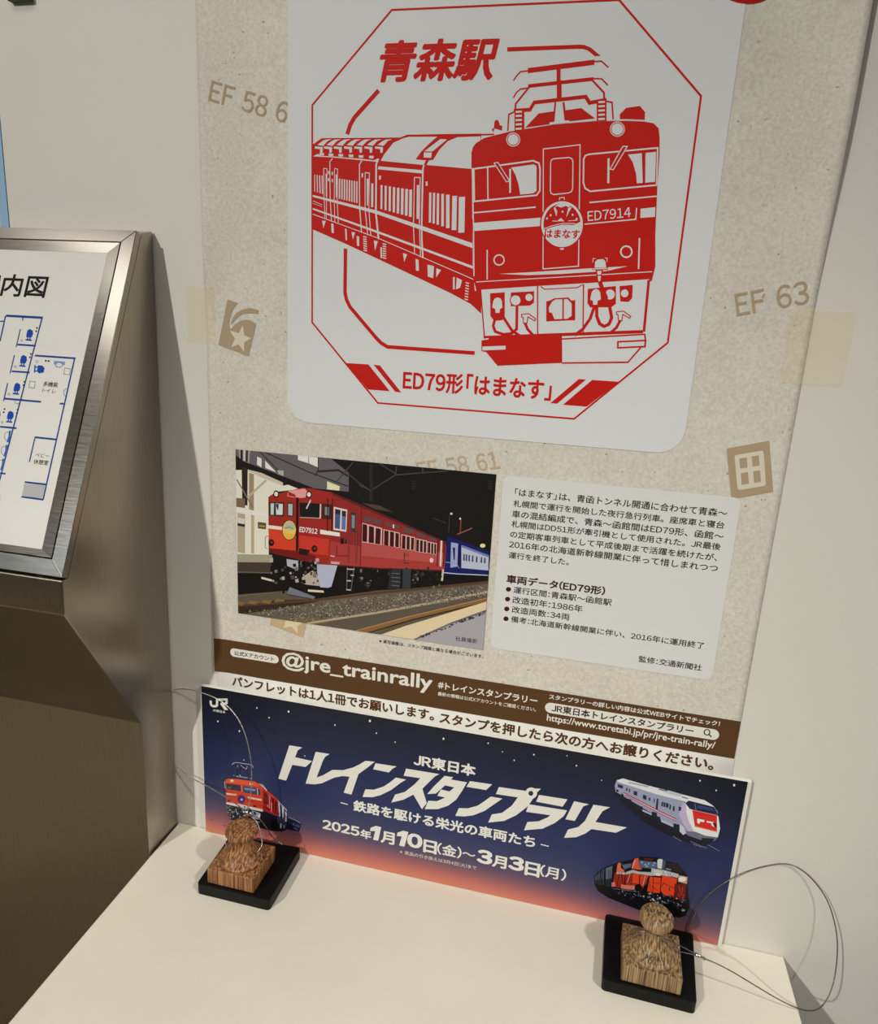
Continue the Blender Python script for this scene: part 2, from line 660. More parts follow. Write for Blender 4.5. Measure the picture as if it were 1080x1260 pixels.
# ------------------------------------------------------------------ steel sign stand with the floor map
SW = 0.737
stand = empty('sign_stand', (FX - SW / 2, -0.05, 0))
tag(stand, 'brushed stainless steel sign stand with a sloping toilet floor map, left of the counter', 'sign stand')
prof = [(0.0015, 0.0), (0.0015, CZ + 0.6262), (0.0170, CZ + 0.6225), (0.1366, CZ + 0.3372), (0.1430, CZ + 0.3372), (0.1440, CZ + 0.307), (0.0530, CZ + 0.155), (0.0510, 0.0)]
bm = prism_bm([(FX, -d, z) for d, z in prof], [(FX - SW, -d, z) for d, z in prof])
bmesh.ops.bevel(bm, geom=[e for e in bm.edges if e.calc_length() > 0.02 and not all(-0.137 < v.co.y < -0.0165 and v.co.z > CZ + 0.33 for v in e.verts)], offset=0.0011, segments=2, affect='EDGES', profile=0.5)
child_fix(from_bm('body', bm, M['steel']), stand)


def face_pt(u, s, rec):
    """u: metres left (-) of the right edge, s: metres down the slope, rec: metres sunk below the frame"""
    q = FO + FS * s - FN * rec
    return Vector((FX + u, q.y, q.z))


SH = 0.3079
fw_, ft_, fb_ = 0.013, 0.0112, 0.0138
bm = bmesh.new()
quads = [((-SW, 0), (0, 0), (-fw_, ft_), (-SW + fw_, ft_)),
         ((0, 0), (0, SH), (-fw_, SH - fb_), (-fw_, ft_)),
         ((0, SH), (-SW, SH), (-SW + fw_, SH - fb_), (-fw_, SH - fb_)),
         ((-SW, SH), (-SW, 0), (-SW + fw_, ft_), (-SW + fw_, SH - fb_))]
for q in quads:
    c = Vector((sum(p[0] for p in q) / 4, sum(p[1] for p in q) / 4))
    nb = prism_bm([face_pt(u, s, 0) for u, s in q], [face_pt(u, s, 0.0068) for u, s in q])
    bmesh.ops.bevel(nb, geom=nb.edges[:], offset=0.0004, segments=1, affect='EDGES')
    me = bpy.data.meshes.new('t'); nb.to_mesh(me); nb.free(); bm.from_mesh(me); bpy.data.meshes.remove(me)
fr = from_bm('frame', bm, M['steel_frame'])
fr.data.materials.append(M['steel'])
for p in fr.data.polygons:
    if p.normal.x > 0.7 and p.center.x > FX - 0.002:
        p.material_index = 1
child_fix(fr, stand)
# beveled inner trim
g = 0.0010
ou = (-SW + fw_ + g, -fw_ - g, ft_ + g, SH - fb_ - g)
iu = (-SW + 0.025, -0.0250, 0.0218, 0.2872)
ring = lambda b_, r_: [face_pt(b_[0], b_[2], r_), face_pt(b_[1], b_[2], r_), face_pt(b_[1], b_[3], r_), face_pt(b_[0], b_[3], r_)]
bm = bmesh.new()
A, B, Cc = [[bm.verts.new(p) for p in ring(b_, r_)] for b_, r_ in ((ou, 0.0), (iu, 0.0006), (ou, 0.0064))]
for i in range(4):
    j = (i + 1) % 4
    bm.faces.new((A[i], A[j], B[j], B[i]))
    bm.faces.new((A[i], Cc[i], Cc[j], A[j]))
child_fix(from_bm('inner_trim', bm, M['steel_frame']), stand)
bm = bmesh.new()
bm.faces.new([bm.verts.new(p) for p in ring((-SW + 0.012, -0.012, 0.010, SH - 0.012), 0.0062)])
child_fix(from_bm('shadow_gap', bm, M['gap']), stand)
bm = prism_bm(ring((iu[0] - 0.002, iu[1] + 0.002, iu[2] - 0.002, iu[3] + 0.002), 0.0008), ring((iu[0] - 0.002, iu[1] + 0.002, iu[2] - 0.002, iu[3] + 0.002), 0.0050))
panel = child_fix(from_bm('map_panel', bm, M['white_paper']), stand)

REC = 0.0008
mapart = Art(lambda u, s, lift: face_pt(u, s, REC - lift), lambda px, py: on_face(px, py, REC), 1)
BL_ = ink(12, 62, 150, 208); BLD = ink(14, 55, 125, 208); BK = ink(22, 20, 18, 208); GR = ink(165, 163, 158, 205)
A = mapart
A.text('案内図', (-24.5, 335.5), (54.5, 367), BK, 1, 0.02)
A.tile(0, 380, 10)
for ln, wd in (('75,85 525,110', 26), ('520,105 -10,2130', 17), ('70,85 0,400', 17), ('0,153 55,155', 15), ('285,95 278,145', 14),
               ('250,250 200,470', 13), ('215,440 440,455', 20), ('178,570 125,795', 14), ('145,768 365,785', 19), ('95,915 45,1135', 15),
               ('60,1105 505,1145', 20), ('430,575 930,610', 20), ('920,605 530,2350', 17), ('735,1165 800,1172', 18)):
    A.line(ln, wd, BLD, 1)
def toilet(x, y, seat=True):
    A.poly([(x + 38, y - 60), (x + 75, y - 40), (x + 80, y + 5), (x + 60, y + 45), (x - 5, y + 40), (x - 2, y), (x + 12, y - 45)], BL_, 1)
    A.line([(x - 15, y + 72), (x + 62, y + 80)], 16, BL_, 1)
    A.line([(x + 15, y + 40), (x + 10, y + 75)], 14, BL_, 1)
    A.line([(x + 42, y + 42), (x + 38, y + 78)], 14, BL_, 1)
    A.disc(x + 118, y - 32, 11, 12, BK, 1, 10); A.disc(x + 128, y - 72, 11, 12, BK, 1, 10)
    A.ring(x - 62, y + 82, 13, 4, BK, 1, 12)
toilet(328, 308); toilet(252, 628); toilet(172, 970); toilet(90, 1315); toilet(-72, 1305)
A.poly('470,695 520,698 550,730 535,785 480,795 455,770 462,715', BL_, 1)
A.line('432,690 425,785', 16, BL_, 1); A.line('432,715 470,718', 12, BL_, 1); A.line('430,765 468,768', 12, BL_, 1)
A.disc(565, 640, 13, 12, BK, 1, 10); A.disc(598, 643, 13, 12, BK, 1, 10); A.ring(455, 652, 15, 4, BK, 1, 12)
A.poly('665,640 805,650 795,695 660,685', ink(110, 140, 190, 208), 1)
A.ring(727, 690, 42, 6, BLD, 2, 18, 30); A.disc(727, 690, 39, 27, ink(205, 203, 198, 208), 2)
A.line('797,728 868,738 855,812 785,805', 5, BK, 1, True); A.line('365,890 435,897 425,975 355,968', 5, BK, 1, True)
A.line('822,975 785,1010 790,1060 805,1075', 6, BLD, 1)
A.line('180,1130 190,1160 225,1172 255,1140', 5, BLD, 1)
A.text('多機能', (54, 469.5), (70.8, 476.5), BK, 1, 0.016, 0.0, 1.1); A.text('トイレ', (53, 477.8), (68.3, 483.8), BK, 1, 0.0, 0.0, 1.1)
A.tile(0, 500, 10)
for ln, wd in (('0,250 205,270', 20), ('0,822 70,830', 18), ('430,380 690,408', 20), ('432,380 362,685', 15), ('305,932 570,962', 20), ('265,1112 535,1148', 20), ('0,1190 15,1085', 1)):
    A.line(ln, wd, BLD, 1)
A.poly('300,950 555,975 520,1130 270,1105', GR, 1)
for x, y in ((90, 370), (50, 545), (10, 715)):
    A.ring(x, y, 34, 5, BLD, 1, 18, 55)
    A.poly([(x + 20, y - 72), (x + 50, y - 70), (x + 20, y + 75), (x - 10, y + 70), (x + 15, y)], ink(70, 105, 170, 208), 1)
    A.line([(x + 30, y - 60), (x + 10, y + 65)], 8, BLD, 2)
A.text('ベビー', (44, 557), (60.2, 563.5), BK, 1, 0.0, 0.0, 1.15); A.text('休憩室', (42, 565.5), (59, 572), BK, 1, 0.016, 0.0, 1.1)
mp = A.build('map_print', M['ink'])
mp.parent = panel
# ------------------------------------------------------------------ the poster
def sstep(t):
    t = max(0.0, min(1.0, t))
    return t * t * (3 - 2 * t)


def poster_depth(x, z):
    h = z - CZ
    d = 0.0011
    t = max(0.0, (-0.300 - x) / 0.062)
    d += 0.0038 * t * t * sstep((h - 0.535) / 0.10)
    t = max(0.0, (-0.3475 - x) / 0.0145)
    d += 0.0016 * t * t * sstep((0.36 - h) / 0.08)
    t = max(0.0, (x - 0.078) / 0.074)
    d += 0.0085 * t * t * sstep((h - 0.575) / 0.16)
    return d


def poster_place(x, z, lift):
    return Vector((x, -(poster_depth(x, z) + lift), z))


def poster_unp(px, py):
    d = 0.0011
    for _ in range(5):
        x, z = on_wall(px, py, d)
        d = poster_depth(x, z)
    return (x, z)


def sheet(name, place, x0, x1, z0, z1, nx, nz, material, thick=0.0):
    vs, fs = [], []
    for j in range(nz + 1):
        for i in range(nx + 1):
            vs.append(place(x0 + (x1 - x0) * i / nx, z0 + (z1 - z0) * j / nz, 0))
    for j in range(nz):
        for i in range(nx):
            a = j * (nx + 1) + i
            fs.append((a, a + 1, a + nx + 2, a + nx + 1))
    me = bpy.data.meshes.new(name)
    me.from_pydata(vs, [], fs)
    o = link_mesh(name, me, material, None, True)
    if thick:
        md = o.modifiers.new('thickness', 'SOLIDIFY')
        md.thickness = thick
        md.offset = -1.0 if fs and (me.polygons[0].normal.y < 0) else 1.0
    return o


def art():
    return Art(poster_place, poster_unp)


poster = sheet('poster', poster_place, -0.3612, 0.1508, CZ + 0.1965, CZ + 0.925, 104, 120, M['poster'], 0.0002)
tag(poster, 'large beige poster taped to the white wall, with a red locomotive stamp print', 'poster')

RED = ink(178, 24, 16, 200)
WHT = ink(203, 203, 200, 205)
TAN = ink(158, 138, 110, 200)
PAP = ink(201, 191, 170, 205)

# tan margin marks printed on the stock
MARKS = []
def mark(nm):
    global a
    if MARKS:
        a.build(MARKS[-1], M['ink'], poster)
    MARKS.append(nm)
    a = art(); a.base = 11
mark('route_number')
a.text3px('EF 58 6', (255.9, 123.8), (351.3, 152.2), (260.6, 98.3), TAN, 0, 0.008)
mark('route_number')
a.text3px('EF 63', (906.6, 389.4), (996.0, 373.4), (903.0, 361.5), TAN, 0, 0.008)
mark('route_number')
a.text3px('EF 58 61', (516.4, 589.5), (616.0, 576.3), (511.0, 568.5), ink(178, 158, 128, 205), 0, 0.008)
mark('star_emblem')
a.tile(255, 355, 12)
a.poly('300,160 460,215 420,250 370,330 340,420 328,500 330,590 350,600 400,540 480,480 570,460 650,475 722,525 610,1000 165,835', TAN)
a.poly('345,540 370,450 430,360 520,310 640,288 762,322 750,378 640,362 540,370 450,420 390,490', TAN)
a.poly('525,545 550,690 650,735 548,790 545,935 465,825 355,865 412,740 335,622 470,660', PAP, 2)
mark('star_emblem')
a.tile(320, 740, 13.5)
a.poly('185,240 775,335 715,600 165,390', ink(184, 158, 120, 205))
a.poly('440,290 610,315 700,370 620,405 625,530 525,415 385,440', ink(208, 190, 158, 205), 2)
mark('window_emblem')
a.tile(885, 530, 12.6)
a.poly('110,275 770,155 832,945 300,1040 182,1028', TAN)
a.poly('232,400 250,378 650,308 675,320 684,350 718,825 700,853 320,915 285,905 274,870', PAP, 2)
for q in ('305,432 420,412 435,570 320,585', '500,398 605,378 620,540 512,552', '330,658 440,640 455,820 342,838', '520,630 628,610 642,790 535,808'):
    a.poly(q, TAN, 4)
a.build(MARKS[-1], M['ink'], poster)

# white rounded panel for the stamp
a = art(); a.base = 14
a.roundrect(-0.2800, 0.0705, CZ + 0.4645, CZ + 0.860, 0.021, WHT)
a.build('stamp_panel', M['ink'], poster)

a = art(); a.base = 17
a.tile(870, 0, 12)
a.disc(590, 62 - 53 * 12, 53 * 12, 53 * 12, ink(150, 18, 14, 190), 0, 48)
a.build('red_dot', M['ink'], poster)

# ------------------------------------------------------------------ the red stamp print
a = art(); a.base = 17
R, W_ = RED, WHT
a.tile(0, 0, 1)
a.line('482.1,12.6 761.5,0.2 862.2,118.5 821.3,421.7 706.3,515.3 465,495.8 384.2,396.7 384.4,129.6', 2.0, R, 0, True)
a.line('466,111.5 436,145 431,154 427.3,165.5', 4.6, R)
a.line('425.2,306 424.6,360 426.5,369 431,378 463.5,416.5 469,422 477,426.8 584,434.4', 4.2, R)
a.text('青森駅', (462.6, 50.5), (614.6, 98.8), R, 0, 0.034, 0.21)
a.text('ED79形「はまなす」', (496.3, 454.6), (677.4, 493.4), R, 0, 0.03)
a.tile(360, 370, 6)
a.poly('395,460 560,470 718,668 558,655', R); a.poly('598,472 645,478 803,678 758,672', R)
a.tile(680, 390, 6)
a.poly('290,465 488,478 250,662 75,648', R); a.poly('192,458 245,462 32,640 -18,636', R)

# carriage sides, roofs and bogies (S1 = upper tile, S2 = lower tile)
a.tile(375, 150, 5)
a.poly('46,135 105,101 585,97 630,80 900,75 1085,73 1085,1180 1020,1120 900,1055 560,895 240,745 46,660', R)
a.poly('468,240 490,200 545,130 605,102 640,93 815,92 765,135 715,185 682,232 745,238 732,266', W_, 1)
a.poly('940,95 1082,90 1082,112 1045,150 1025,200 1025,290 750,266 765,237 790,235 830,170 880,120', W_, 1)
a.poly('735,182 835,106 875,109 785,183', W_, 1); a.poly('733,189 782,189 778,222 732,220', W_, 1)
a.poly('46,132 105,101 75,122 60,135', W_, 1)
for i, bx in enumerate((70, 127, 187, 250, 312, 375, 440)):
    a.poly([(bx - 8, 165), (bx - 6, 152), (bx + 42, 156), (bx + 40, 190), (bx + 26, 192), (bx + 24, 168)], W_, 2)
    a.poly([(bx + 8, 143), (bx + 40, 118), (bx + 58, 110), (bx + 98, 108), (bx + 72, 118), (bx + 45, 148)], W_, 1)
    if i < 6:
        a.poly([(bx + 20, 192 + i * 3.4), (bx + 50, 193 + i * 3.4), (bx + 48, 208 + i * 3.6), (bx + 22, 207 + i * 3.6)], W_, 2)
a.poly('52,213 80,198 100,210 160,212 225,218 290,224 350,228 400,234 425,238 450,226 440,246 345,236 165,219', W_, 1)
a.poly('455,274 722,298 722,318 450,292', W_, 1)
a.poly('50,450 440,545 1035,748 1035,778 440,566 50,462', W_, 1)
a.poly('50,530 450,672 1035,888 1035,904 450,686 50,540', W_, 1)
a.line('50,568 450,715 1045,972', 4, W_, 1)
for ln, wd in (('172,226 155,245 157,470 165,612', 5), ('352,238 337,262 338,520 350,682', 6), ('453,228 440,262 438,560 455,722', 10), ('733,266 727,290 720,600 720,720 727,838', 9),
               ('1032,288 1035,600 1037,880 1050,1040', 8), ('115,287 138,289 133,600', 4), ('117,287 120,460 125,592', 4), ('184,287 203,291 200,480 207,622', 4), ('184,287 182,470 186,618', 4),
               ('372,312 398,316 395,540 407,702', 5), ('372,312 372,540 388,697', 5), ('675,342 710,344 705,600 712,832', 5), ('675,342 669,640 676,812', 5)):
    a.line(ln, wd, W_, 2)
def bars(lst):
    for x0, y0, x1, y1, wd in lst:
        a.line([(x0, y0), (x1, y1)], wd, W_, 2)
bars([(62, 325, 62, 430, 5), (77, 327, 79, 435, 6), (92, 330, 95, 440, 7), (108, 332, 110, 445, 7), (133, 320, 135, 460, 8), (195, 325, 197, 465, 9)])
bars([(215 + 15.2 * i, 350 + 2.4 * i, 214 + 15.3 * i, 474 + 3.6 * i, 8) for i in range(8)])
bars([(388, 350, 390, 515, 13), (416, 380, 415, 525, 13), (697, 390, 695, 597, 14)])
bars([(473 + 25.6 * i, 390 + 4 * i, 472 + 25.4 * i, 537 + 6.8 * i, 11.5 + .8 * i) for i in range(8)])
bars([(772, 435, 770, 620, 13), (796, 437, 793, 626, 13), (820, 441, 818, 633, 14), (848, 444, 848, 643, 16), (880, 449, 880, 654, 21), (922, 456, 918, 666, 28), (967, 462, 963, 682, 36)])
bars([(148, 303, 148, 322, 8), (148, 346, 148, 366, 8), (170, 308, 170, 328, 8), (170, 352, 170, 372, 8), (355, 316, 355, 342, 9), (463, 332, 463, 356, 11), (750, 368, 750, 394, 11)])
a.line('50,486 108,512', 3, W_, 2); a.line('50,500 108,524', 2, W_, 2)
a.tile(375, 250, 5)
for q in ('108,108 130,110 115,155', '163,125 178,128 180,185 166,182', '248,157 258,160 260,228 253,228', '288,178 310,180 297,225', '320,202 335,206 335,265 322,262',
          '425,230 450,235 433,292', '605,308 630,315 612,362', '682,343 700,349 702,418 684,414', '755,378 795,388 790,462 757,452', '810,400 838,412 808,458', '935,458 968,475 955,520 930,530'):
    a.poly(q, W_, 2)
bars([(470, 272, 472, 338, 9), (917, 455, 917, 530, 10)])
for x0, y0, x1, y1 in ((370, 208, 372, 292), (490, 252, 490, 338), (1000, 492, 993, 592)):
    for k in range(7):
        t = k / 6
        x, y = x0 + (x1 - x0) * t, y0 + (y1 - y0) * t
        a.line([(x - 10, y - 3), (x + 11, y + 3)], 6.5, W_, 2)
# roof equipment and pantograph
a.tile(570, 40, 5)
a.poly('270,92 715,76 745,78 785,95 845,145 808,147 765,112 735,103 700,102 270,119', R)
for ln, wd in (('396,236 805,184', 28), ('397,237 350,243 325,272 308,298', 8), ('805,180 850,178 892,217', 8), ('398,331 800,287', 20), ('398,342 350,350 325,372 308,404', 8),
               ('800,285 850,286 888,325', 8), ('404,338 322,440 320,472', 11), ('790,292 865,372 865,412', 11), ('588,215 590,412', 29), ('310,482 410,476 436,432 752,396 776,434 880,415', 21),
               ('312,490 280,505 273,606', 9), ('880,425 914,431 921,537', 9), ('567,430 556,552', 13), ('616,430 629,547', 12), ('0,632 190,628', 9)):
    a.line(ln, wd, R, 1)
a.line('601,226 600,294', 5, W_, 2)
a.poly('380,588 462,500 560,485 556,562', R, 1); a.poly('625,480 725,466 810,530 650,548 630,545', R, 1)
a.poly('572,428 608,428 621,543 652,543 652,556 530,568 530,555 560,550', W_, 2)
a.poly('315,475 375,470 375,604 315,606', R, 1); a.poly('820,420 880,412 880,545 820,545', R, 1)
for y in (490, 515, 541, 567, 594):
    a.line([(322, y), (360, y - 2)], 11, W_, 2)
for y in (430, 456, 482, 508, 534):
    a.line([(830, y), (870, y - 2)], 11, W_, 2)
a.poly('186,620 190,590 177,592 178,610 186,605 192,548 205,535 218,548 224,572 240,575 238,605 228,612', R, 1)
# cab front
a.poly('50,838 50,740 60,705 78,682 130,650 280,612 560,567 800,547 1010,545 1110,549 1170,560 1200,590 1207,650 1205,760 1192,960 1180,1240 1180,1440 1158,1530 1135,1530 1135,1520 800,1540 460,1560 105,1583 80,1585 62,1520', R, 2.6)
a.line('285,606 560,560 800,540 1010,538 1120,543', 6, W_, 1)
a.tile(640, 110, 5)
a.poly('612,155 650,115 735,103 767,140 765,190 612,185', R)
a.tile(570, 160, 5)
a.line('65,240 430,190 465,205 472,240 470,375 450,402 68,440', 9, W_, 3, True)
a.line('150,230 152,437', 8, W_, 3)
a.poly('295,232 435,212 450,225 450,375 430,390 350,398 340,335 320,275', W_, 3)
a.poly('183,202 212,198 292,315 262,324', R, 4); a.line('190,205 212,200 285,315 265,320', 5, W_, 5, True); a.line('288,240 288,388', 11, W_, 5)
a.line('65,510 445,475', 8, W_, 3)
a.poly('65,572 475,540 470,592 65,622', W_, 3)
a.line('55,235 63,600 66,900', 7, W_, 3)
a.line('492,118 718,92 708,838 490,855', 6, W_, 3, True)
a.line('555,178 650,170 668,178 674,195 672,360 665,380 648,388 555,398 540,390 535,375 537,200 542,185', 6, W_, 3, True)
a.tile(570, 40, 5)
for x, y, r in ((307, 660, 33), (947, 596, 36)):
    a.disc(x, y, r + 10, r + 10, W_, 3); a.disc(x, y, r + 5, r + 5, R, 4); a.disc(x, y, r, r, W_, 5)
a.tile(640, 110, 5)
a.line('425,400 845,361 838,590 430,628 400,610 388,575 390,430 400,408', 9, W_, 3, True)
a.poly('662,402 747,394 753,576 717,579 712,520 692,450', W_, 3); a.poly('770,392 835,385 828,570 768,575', W_, 3)
a.poly('624,348 664,350 578,502 546,496', R, 4); a.line('630,352 658,352 572,495 552,492', 6, W_, 5, True); a.line('543,425 541,578', 12, W_, 5)
a.line('425,697 840,658', 8, W_, 3)
a.line('395,830 710,800 715,730', 7, W_, 3)
a.poly('740,735 830,725 828,785 738,792', W_, 3)
a.text3px('ED7914', (723.0, 272.4), (776.0, 267.2), (722.6, 260.2), W_, 3, 0.008)
# round name board
a.tile(570, 160, 5)
a.disc(607, 580, 136, 148, R, 5, 40); a.disc(607, 580, 128, 141, W_, 6, 40)
arc = [(607 + 114 * math.cos(math.radians(t)), 580 + 127 * math.sin(math.radians(t))) for t in range(164, 362, 9)]
a.poly(arc + [(680, 585), (610, 583), (545, 598)], R, 7)
a.line('495,608 545,590 610,575 680,576 722,588', 4, W_, 8)
a.poly('560,475 580,460 600,452 630,452 650,458 662,470 645,476 632,468 600,478 580,470', W_, 8)
a.poly('555,478 565,478 578,500 572,532', W_, 8); a.poly('645,480 668,474 650,505 632,540', W_, 8)
for x, y in ((537, 525), (610, 503), (672, 523), (515, 545), (697, 548)):
    a.disc(x, y, 6, 7, W_, 8, 8)
a.poly('575,562 600,541 622,563', W_, 8); a.line('548,560 575,562', 4, W_, 8); a.line('645,560 700,556', 4, W_, 8)
a.text('はまなす', (670.4, 282.0), (712.6, 293.8), R, 8, 0.03)
a.line('590,432 593,418 619,415 622,430', 5, W_, 5); a.poly('592,720 620,720 617,737 596,737', W_, 5)
a.ring(220, 800, 31, 8, W_, 3); a.ring(1002, 749, 34, 9, W_, 3)
a.line('147,738 147,920', 8, W_, 3)
a.poly('220,885 400,876 800,850 1010,838 880,868 600,886 400,893', W_, 3)
a.line('80,935 600,905 1160,872', 5, W_, 3)
a.tile(640, 230, 5)
a.line('733,315 727,505', 9, W_, 3)
# jumper head hanging in front of the band
a.poly('440,512 445,440 535,436 540,512', R, 4); a.line('447,465 447,441 462,441', 4, W_, 5); a.line('520,438 534,438 533,462', 4, W_, 5)
a.poly('458,498 460,462 475,447 510,445 524,460 528,498', W_, 5); a.line('443,505 536,503', 6, W_, 5)
a.poly('462,512 510,510 492,590 478,588', R, 4); a.poly('472,518 500,516 496,540 476,542', W_, 5); a.poly('476,550 495,548 492,582 482,584', W_, 5)
# buffer beam with hoses
a.tile(570, 320, 5)
a.poly('105,183 460,160 800,140 1145,118 1110,440 460,462 125,476', W_, 3)
a.line('107,183 130,478', 8, R, 4)
a.line('125,476 460,463 1105,440', 18, R, 4)
a.line('1140,122 1110,440', 15, R, 4)
a.line('457,160 457,465', 8, R, 4); a.line('739,150 736,460', 8, R, 4)
a.poly('165,205 255,198 255,350 240,370 190,375 167,345', R, 4)
a.poly('178,292 185,250 195,236 210,230 228,236 237,250 241,292 226,302 222,325 198,325 197,302', W_, 5)
a.poly('292,200 435,192 435,262 410,280 292,285', R, 4)
a.disc(322, 248, 36, 36, R, 5); a.disc(322, 248, 30, 30, W_, 6); a.disc(404, 230, 22, 22, W_, 6)
for ln, wd in (('192,372 184,405 196,440 250,458 300,450 328,425 330,282', 17), ('245,350 300,435 350,467', 17), ('379,385 395,425 432,466', 17)):
    a.line(ln, wd, R, 5)
def cock(dx, dy):
    P = [(358, 335), (400, 330), (446, 362), (440, 374), (397, 350), (392, 388), (370, 388), (368, 352), (358, 350)]
    P = [(x + dx, y + dy) for x, y in P]
    a.poly(P, W_, 6); a.line(P, 6, R, 7, True)
cock(0, 0); cock(583, -16)
a.poly('510,255 530,250 560,235 645,230 665,250 688,245 688,370 510,378', R, 4)
a.poly('526,292 545,257 566,243 640,240 666,267 666,343 640,361 560,364 545,325 528,322', W_, 5); a.line('614,240 613,364', 9, R, 6)
a.line('475,163 500,180 700,170 738,150', 6, R, 4)
a.poly('765,178 938,160 938,270 910,290 780,292 763,265', R, 4)
a.poly('780,245 788,200 800,184 815,178 832,184 842,200 846,243 826,250 824,275 798,275 796,250', W_, 5); a.disc(902, 212, 29, 31, W_, 5)
a.line('838,130 850,165 880,240', 24, R, 6)
a.poly('960,160 1042,153 1038,235 1015,258 965,255', R, 4); a.disc(992, 205, 23, 24, W_, 5)
for ln, wd in (('806,285 780,360 735,425 685,462', 18), ('820,288 820,345 838,392 865,408 895,395 912,355 900,288', 19), ('965,370 942,415 905,448', 17)):
    a.line(ln, wd, R, 5)
# snow plough skirts
a.poly('112,495 155,480 606,464 608,632 210,650 140,565 112,560', R, 4)
a.poly('118,532 260,527 260,550 118,556', W_, 5); a.line('112,490 155,484', 8, W_, 5)
a.poly('608,488 1115,458 1120,500 1090,538 1010,628 608,632', W_, 3)
a.line('606,486 1115,457 1120,500', 9, R, 4); a.line('606,633 1012,628 1090,538', 9, R, 4)
a.poly('950,503 1120,495 1116,532 950,540', W_, 4); a.line('950,503 1120,495 1116,532 950,540', 10, R, 5, True)
a.build('stamp_print', M['ink'], poster)
# ------------------------------------------------------------------ the photograph printed on the poster
a = art(); a.base = 13
x0, x1, z0, z1 = -0.3335, -0.0818, CZ + 0.2655, CZ + 0.4332
a.clip = (x0, x1, z0, z1)
def k(r, g, b):
    return ink(r, g, b, 210)
a.roundrect(x0, x1, z0, z1, 0.0001, k(24, 22, 20), 0, 1)
a.tile(285, 550, 6)
a.poly('30,10 500,50 640,75 865,100 865,330 560,300 380,225 30,120', k(96, 91, 92), 1)
a.poly('640,78 1090,110 1090,480 865,330 865,190 740,90', k(26, 23, 21), 2)
a.poly('490,58 640,78 638,150 570,120 490,95', k(225, 222, 205), 2); a.line('570,65 570,122', 5, k(110, 105, 95), 3)
a.poly('705,252 800,290 795,322 705,312', k(216, 212, 170), 2)
a.poly('50,15 140,22 130,120 60,90', k(150, 145, 138), 2); a.line('75,18 75,95', 16, k(30, 28, 26), 3); a.line('115,20 112,110', 14, k(30, 28, 26), 3); a.line('95,18 95,100', 6, k(215, 212, 200), 3)
a.poly('190,70 222,85 222,150 188,130', k(222, 218, 205), 3); a.poly('248,100 330,185 250,155', k(222, 216, 200), 3)
a.line('230,30 560,180 860,290', 7, k(38, 35, 34), 3); a.line('205,30 330,160 385,200', 10, k(60, 57, 56), 3); a.line('640,75 640,170 618,215', 6, k(30, 27, 26), 3)
a.line('640,180 790,170 860,215', 14, k(60, 34, 32), 3)
a.poly('340,170 385,175 385,215 345,200', k(165, 160, 150), 3)
a.poly('30,60 90,105 600,300 560,335 380,262 130,165 30,160', k(28, 24, 22), 4)
a.poly('120,165 220,190 380,262 380,285 220,225 130,180', k(196, 182, 160), 5)
a.poly('30,170 130,168 230,225 380,285 500,262 520,310 330,330 272,370 275,800 30,800', k(224, 212, 192), 3)
a.poly('75,140 120,160 118,430 80,430', k(42, 36, 33), 5)
a.poly('30,375 100,380 100,450 30,440', k(120, 95, 75), 5)
a.line('40,240 160,450', 9, k(120, 110, 95), 5); a.line('255,245 118,372', 15, k(184, 166, 136), 5)
a.poly('130,190 165,200 165,470 130,460', k(150, 130, 100), 4)
a.poly('30,440 272,492 272,518 30,468', k(236, 226, 204), 6)
a.poly('45,485 100,495 100,785 45,775', k(172, 156, 128), 5); a.poly('48,520 98,530 95,590 50,585', k(205, 200, 185), 6); a.poly('45,560 100,570 100,590 45,582', k(50, 42, 36), 6)
a.poly('145,500 168,503 168,785 145,785', k(178, 160, 126), 5)
a.poly('195,552 256,560 254,607 195,600', k(96, 74, 40), 5); a.poly('203,575 248,580 248,590 203,587', k(165, 140, 80), 6)
a.line('268,655 250,665 248,740 268,752', 4, k(90, 80, 66), 5)
a.poly('30,790 300,795 300,855 30,850', k(156, 148, 126), 5); a.poly('30,848 300,850 300,875 30,875', k(92, 78, 62), 5)
# locomotive side
RD = k(138, 40, 38)
a.poly('560,300 745,335 960,430 1080,480 1290,585 1580,712 1590,760 1570,912 1080,895 722,868 600,500', RD, 6)
a.poly('722,690 1080,760 1575,810 1570,912 1080,895 722,868', k(160, 56, 52), 7)
a.poly('960,690 1570,780 1570,860 960,800', k(172, 76, 70), 8)
a.poly('745,335 960,425 1585,700 1585,712 960,446 745,352', k(92, 34, 32), 8)
a.line('722,868 1080,895 1570,912', 8, k(70, 30, 28), 8)
# cab front
a.poly('272,400 283,358 420,325 520,300 600,310 740,345 755,420 735,600 722,868 610,858 282,775', k(150, 40, 32), 9)
a.poly('272,600 380,610 480,660 480,765 282,745', k(200, 62, 38), 10); a.poly('500,650 720,680 715,800 620,790 500,745', k(190, 54, 40), 10)
a.poly('282,745 480,765 620,800 610,858 282,778', k(110, 26, 22), 10)
a.poly('415,325 540,305 560,330 545,372 480,378 470,350', k(218, 150, 145), 10); a.line('420,335 415,360 470,372', 8, k(205, 110, 105), 11)
a.poly('478,372 497,372 492,765 476,765', k(35, 16, 14), 11)
a.poly('270,575 378,588 378,612 270,600', k(228, 210, 195), 11)
a.poly('655,608 800,632 800,660 655,640', k(232, 218, 210), 11)
a.poly('275,405 390,408 388,512 278,505', k(46, 44, 42), 11); a.poly('290,415 315,415 312,500 290,498', k(190, 195, 190), 12); a.poly('328,415 380,420 378,500 330,498', k(200, 205, 200), 12); a.poly('330,418 350,420 345,470 330,440', k(60, 60, 58), 13)
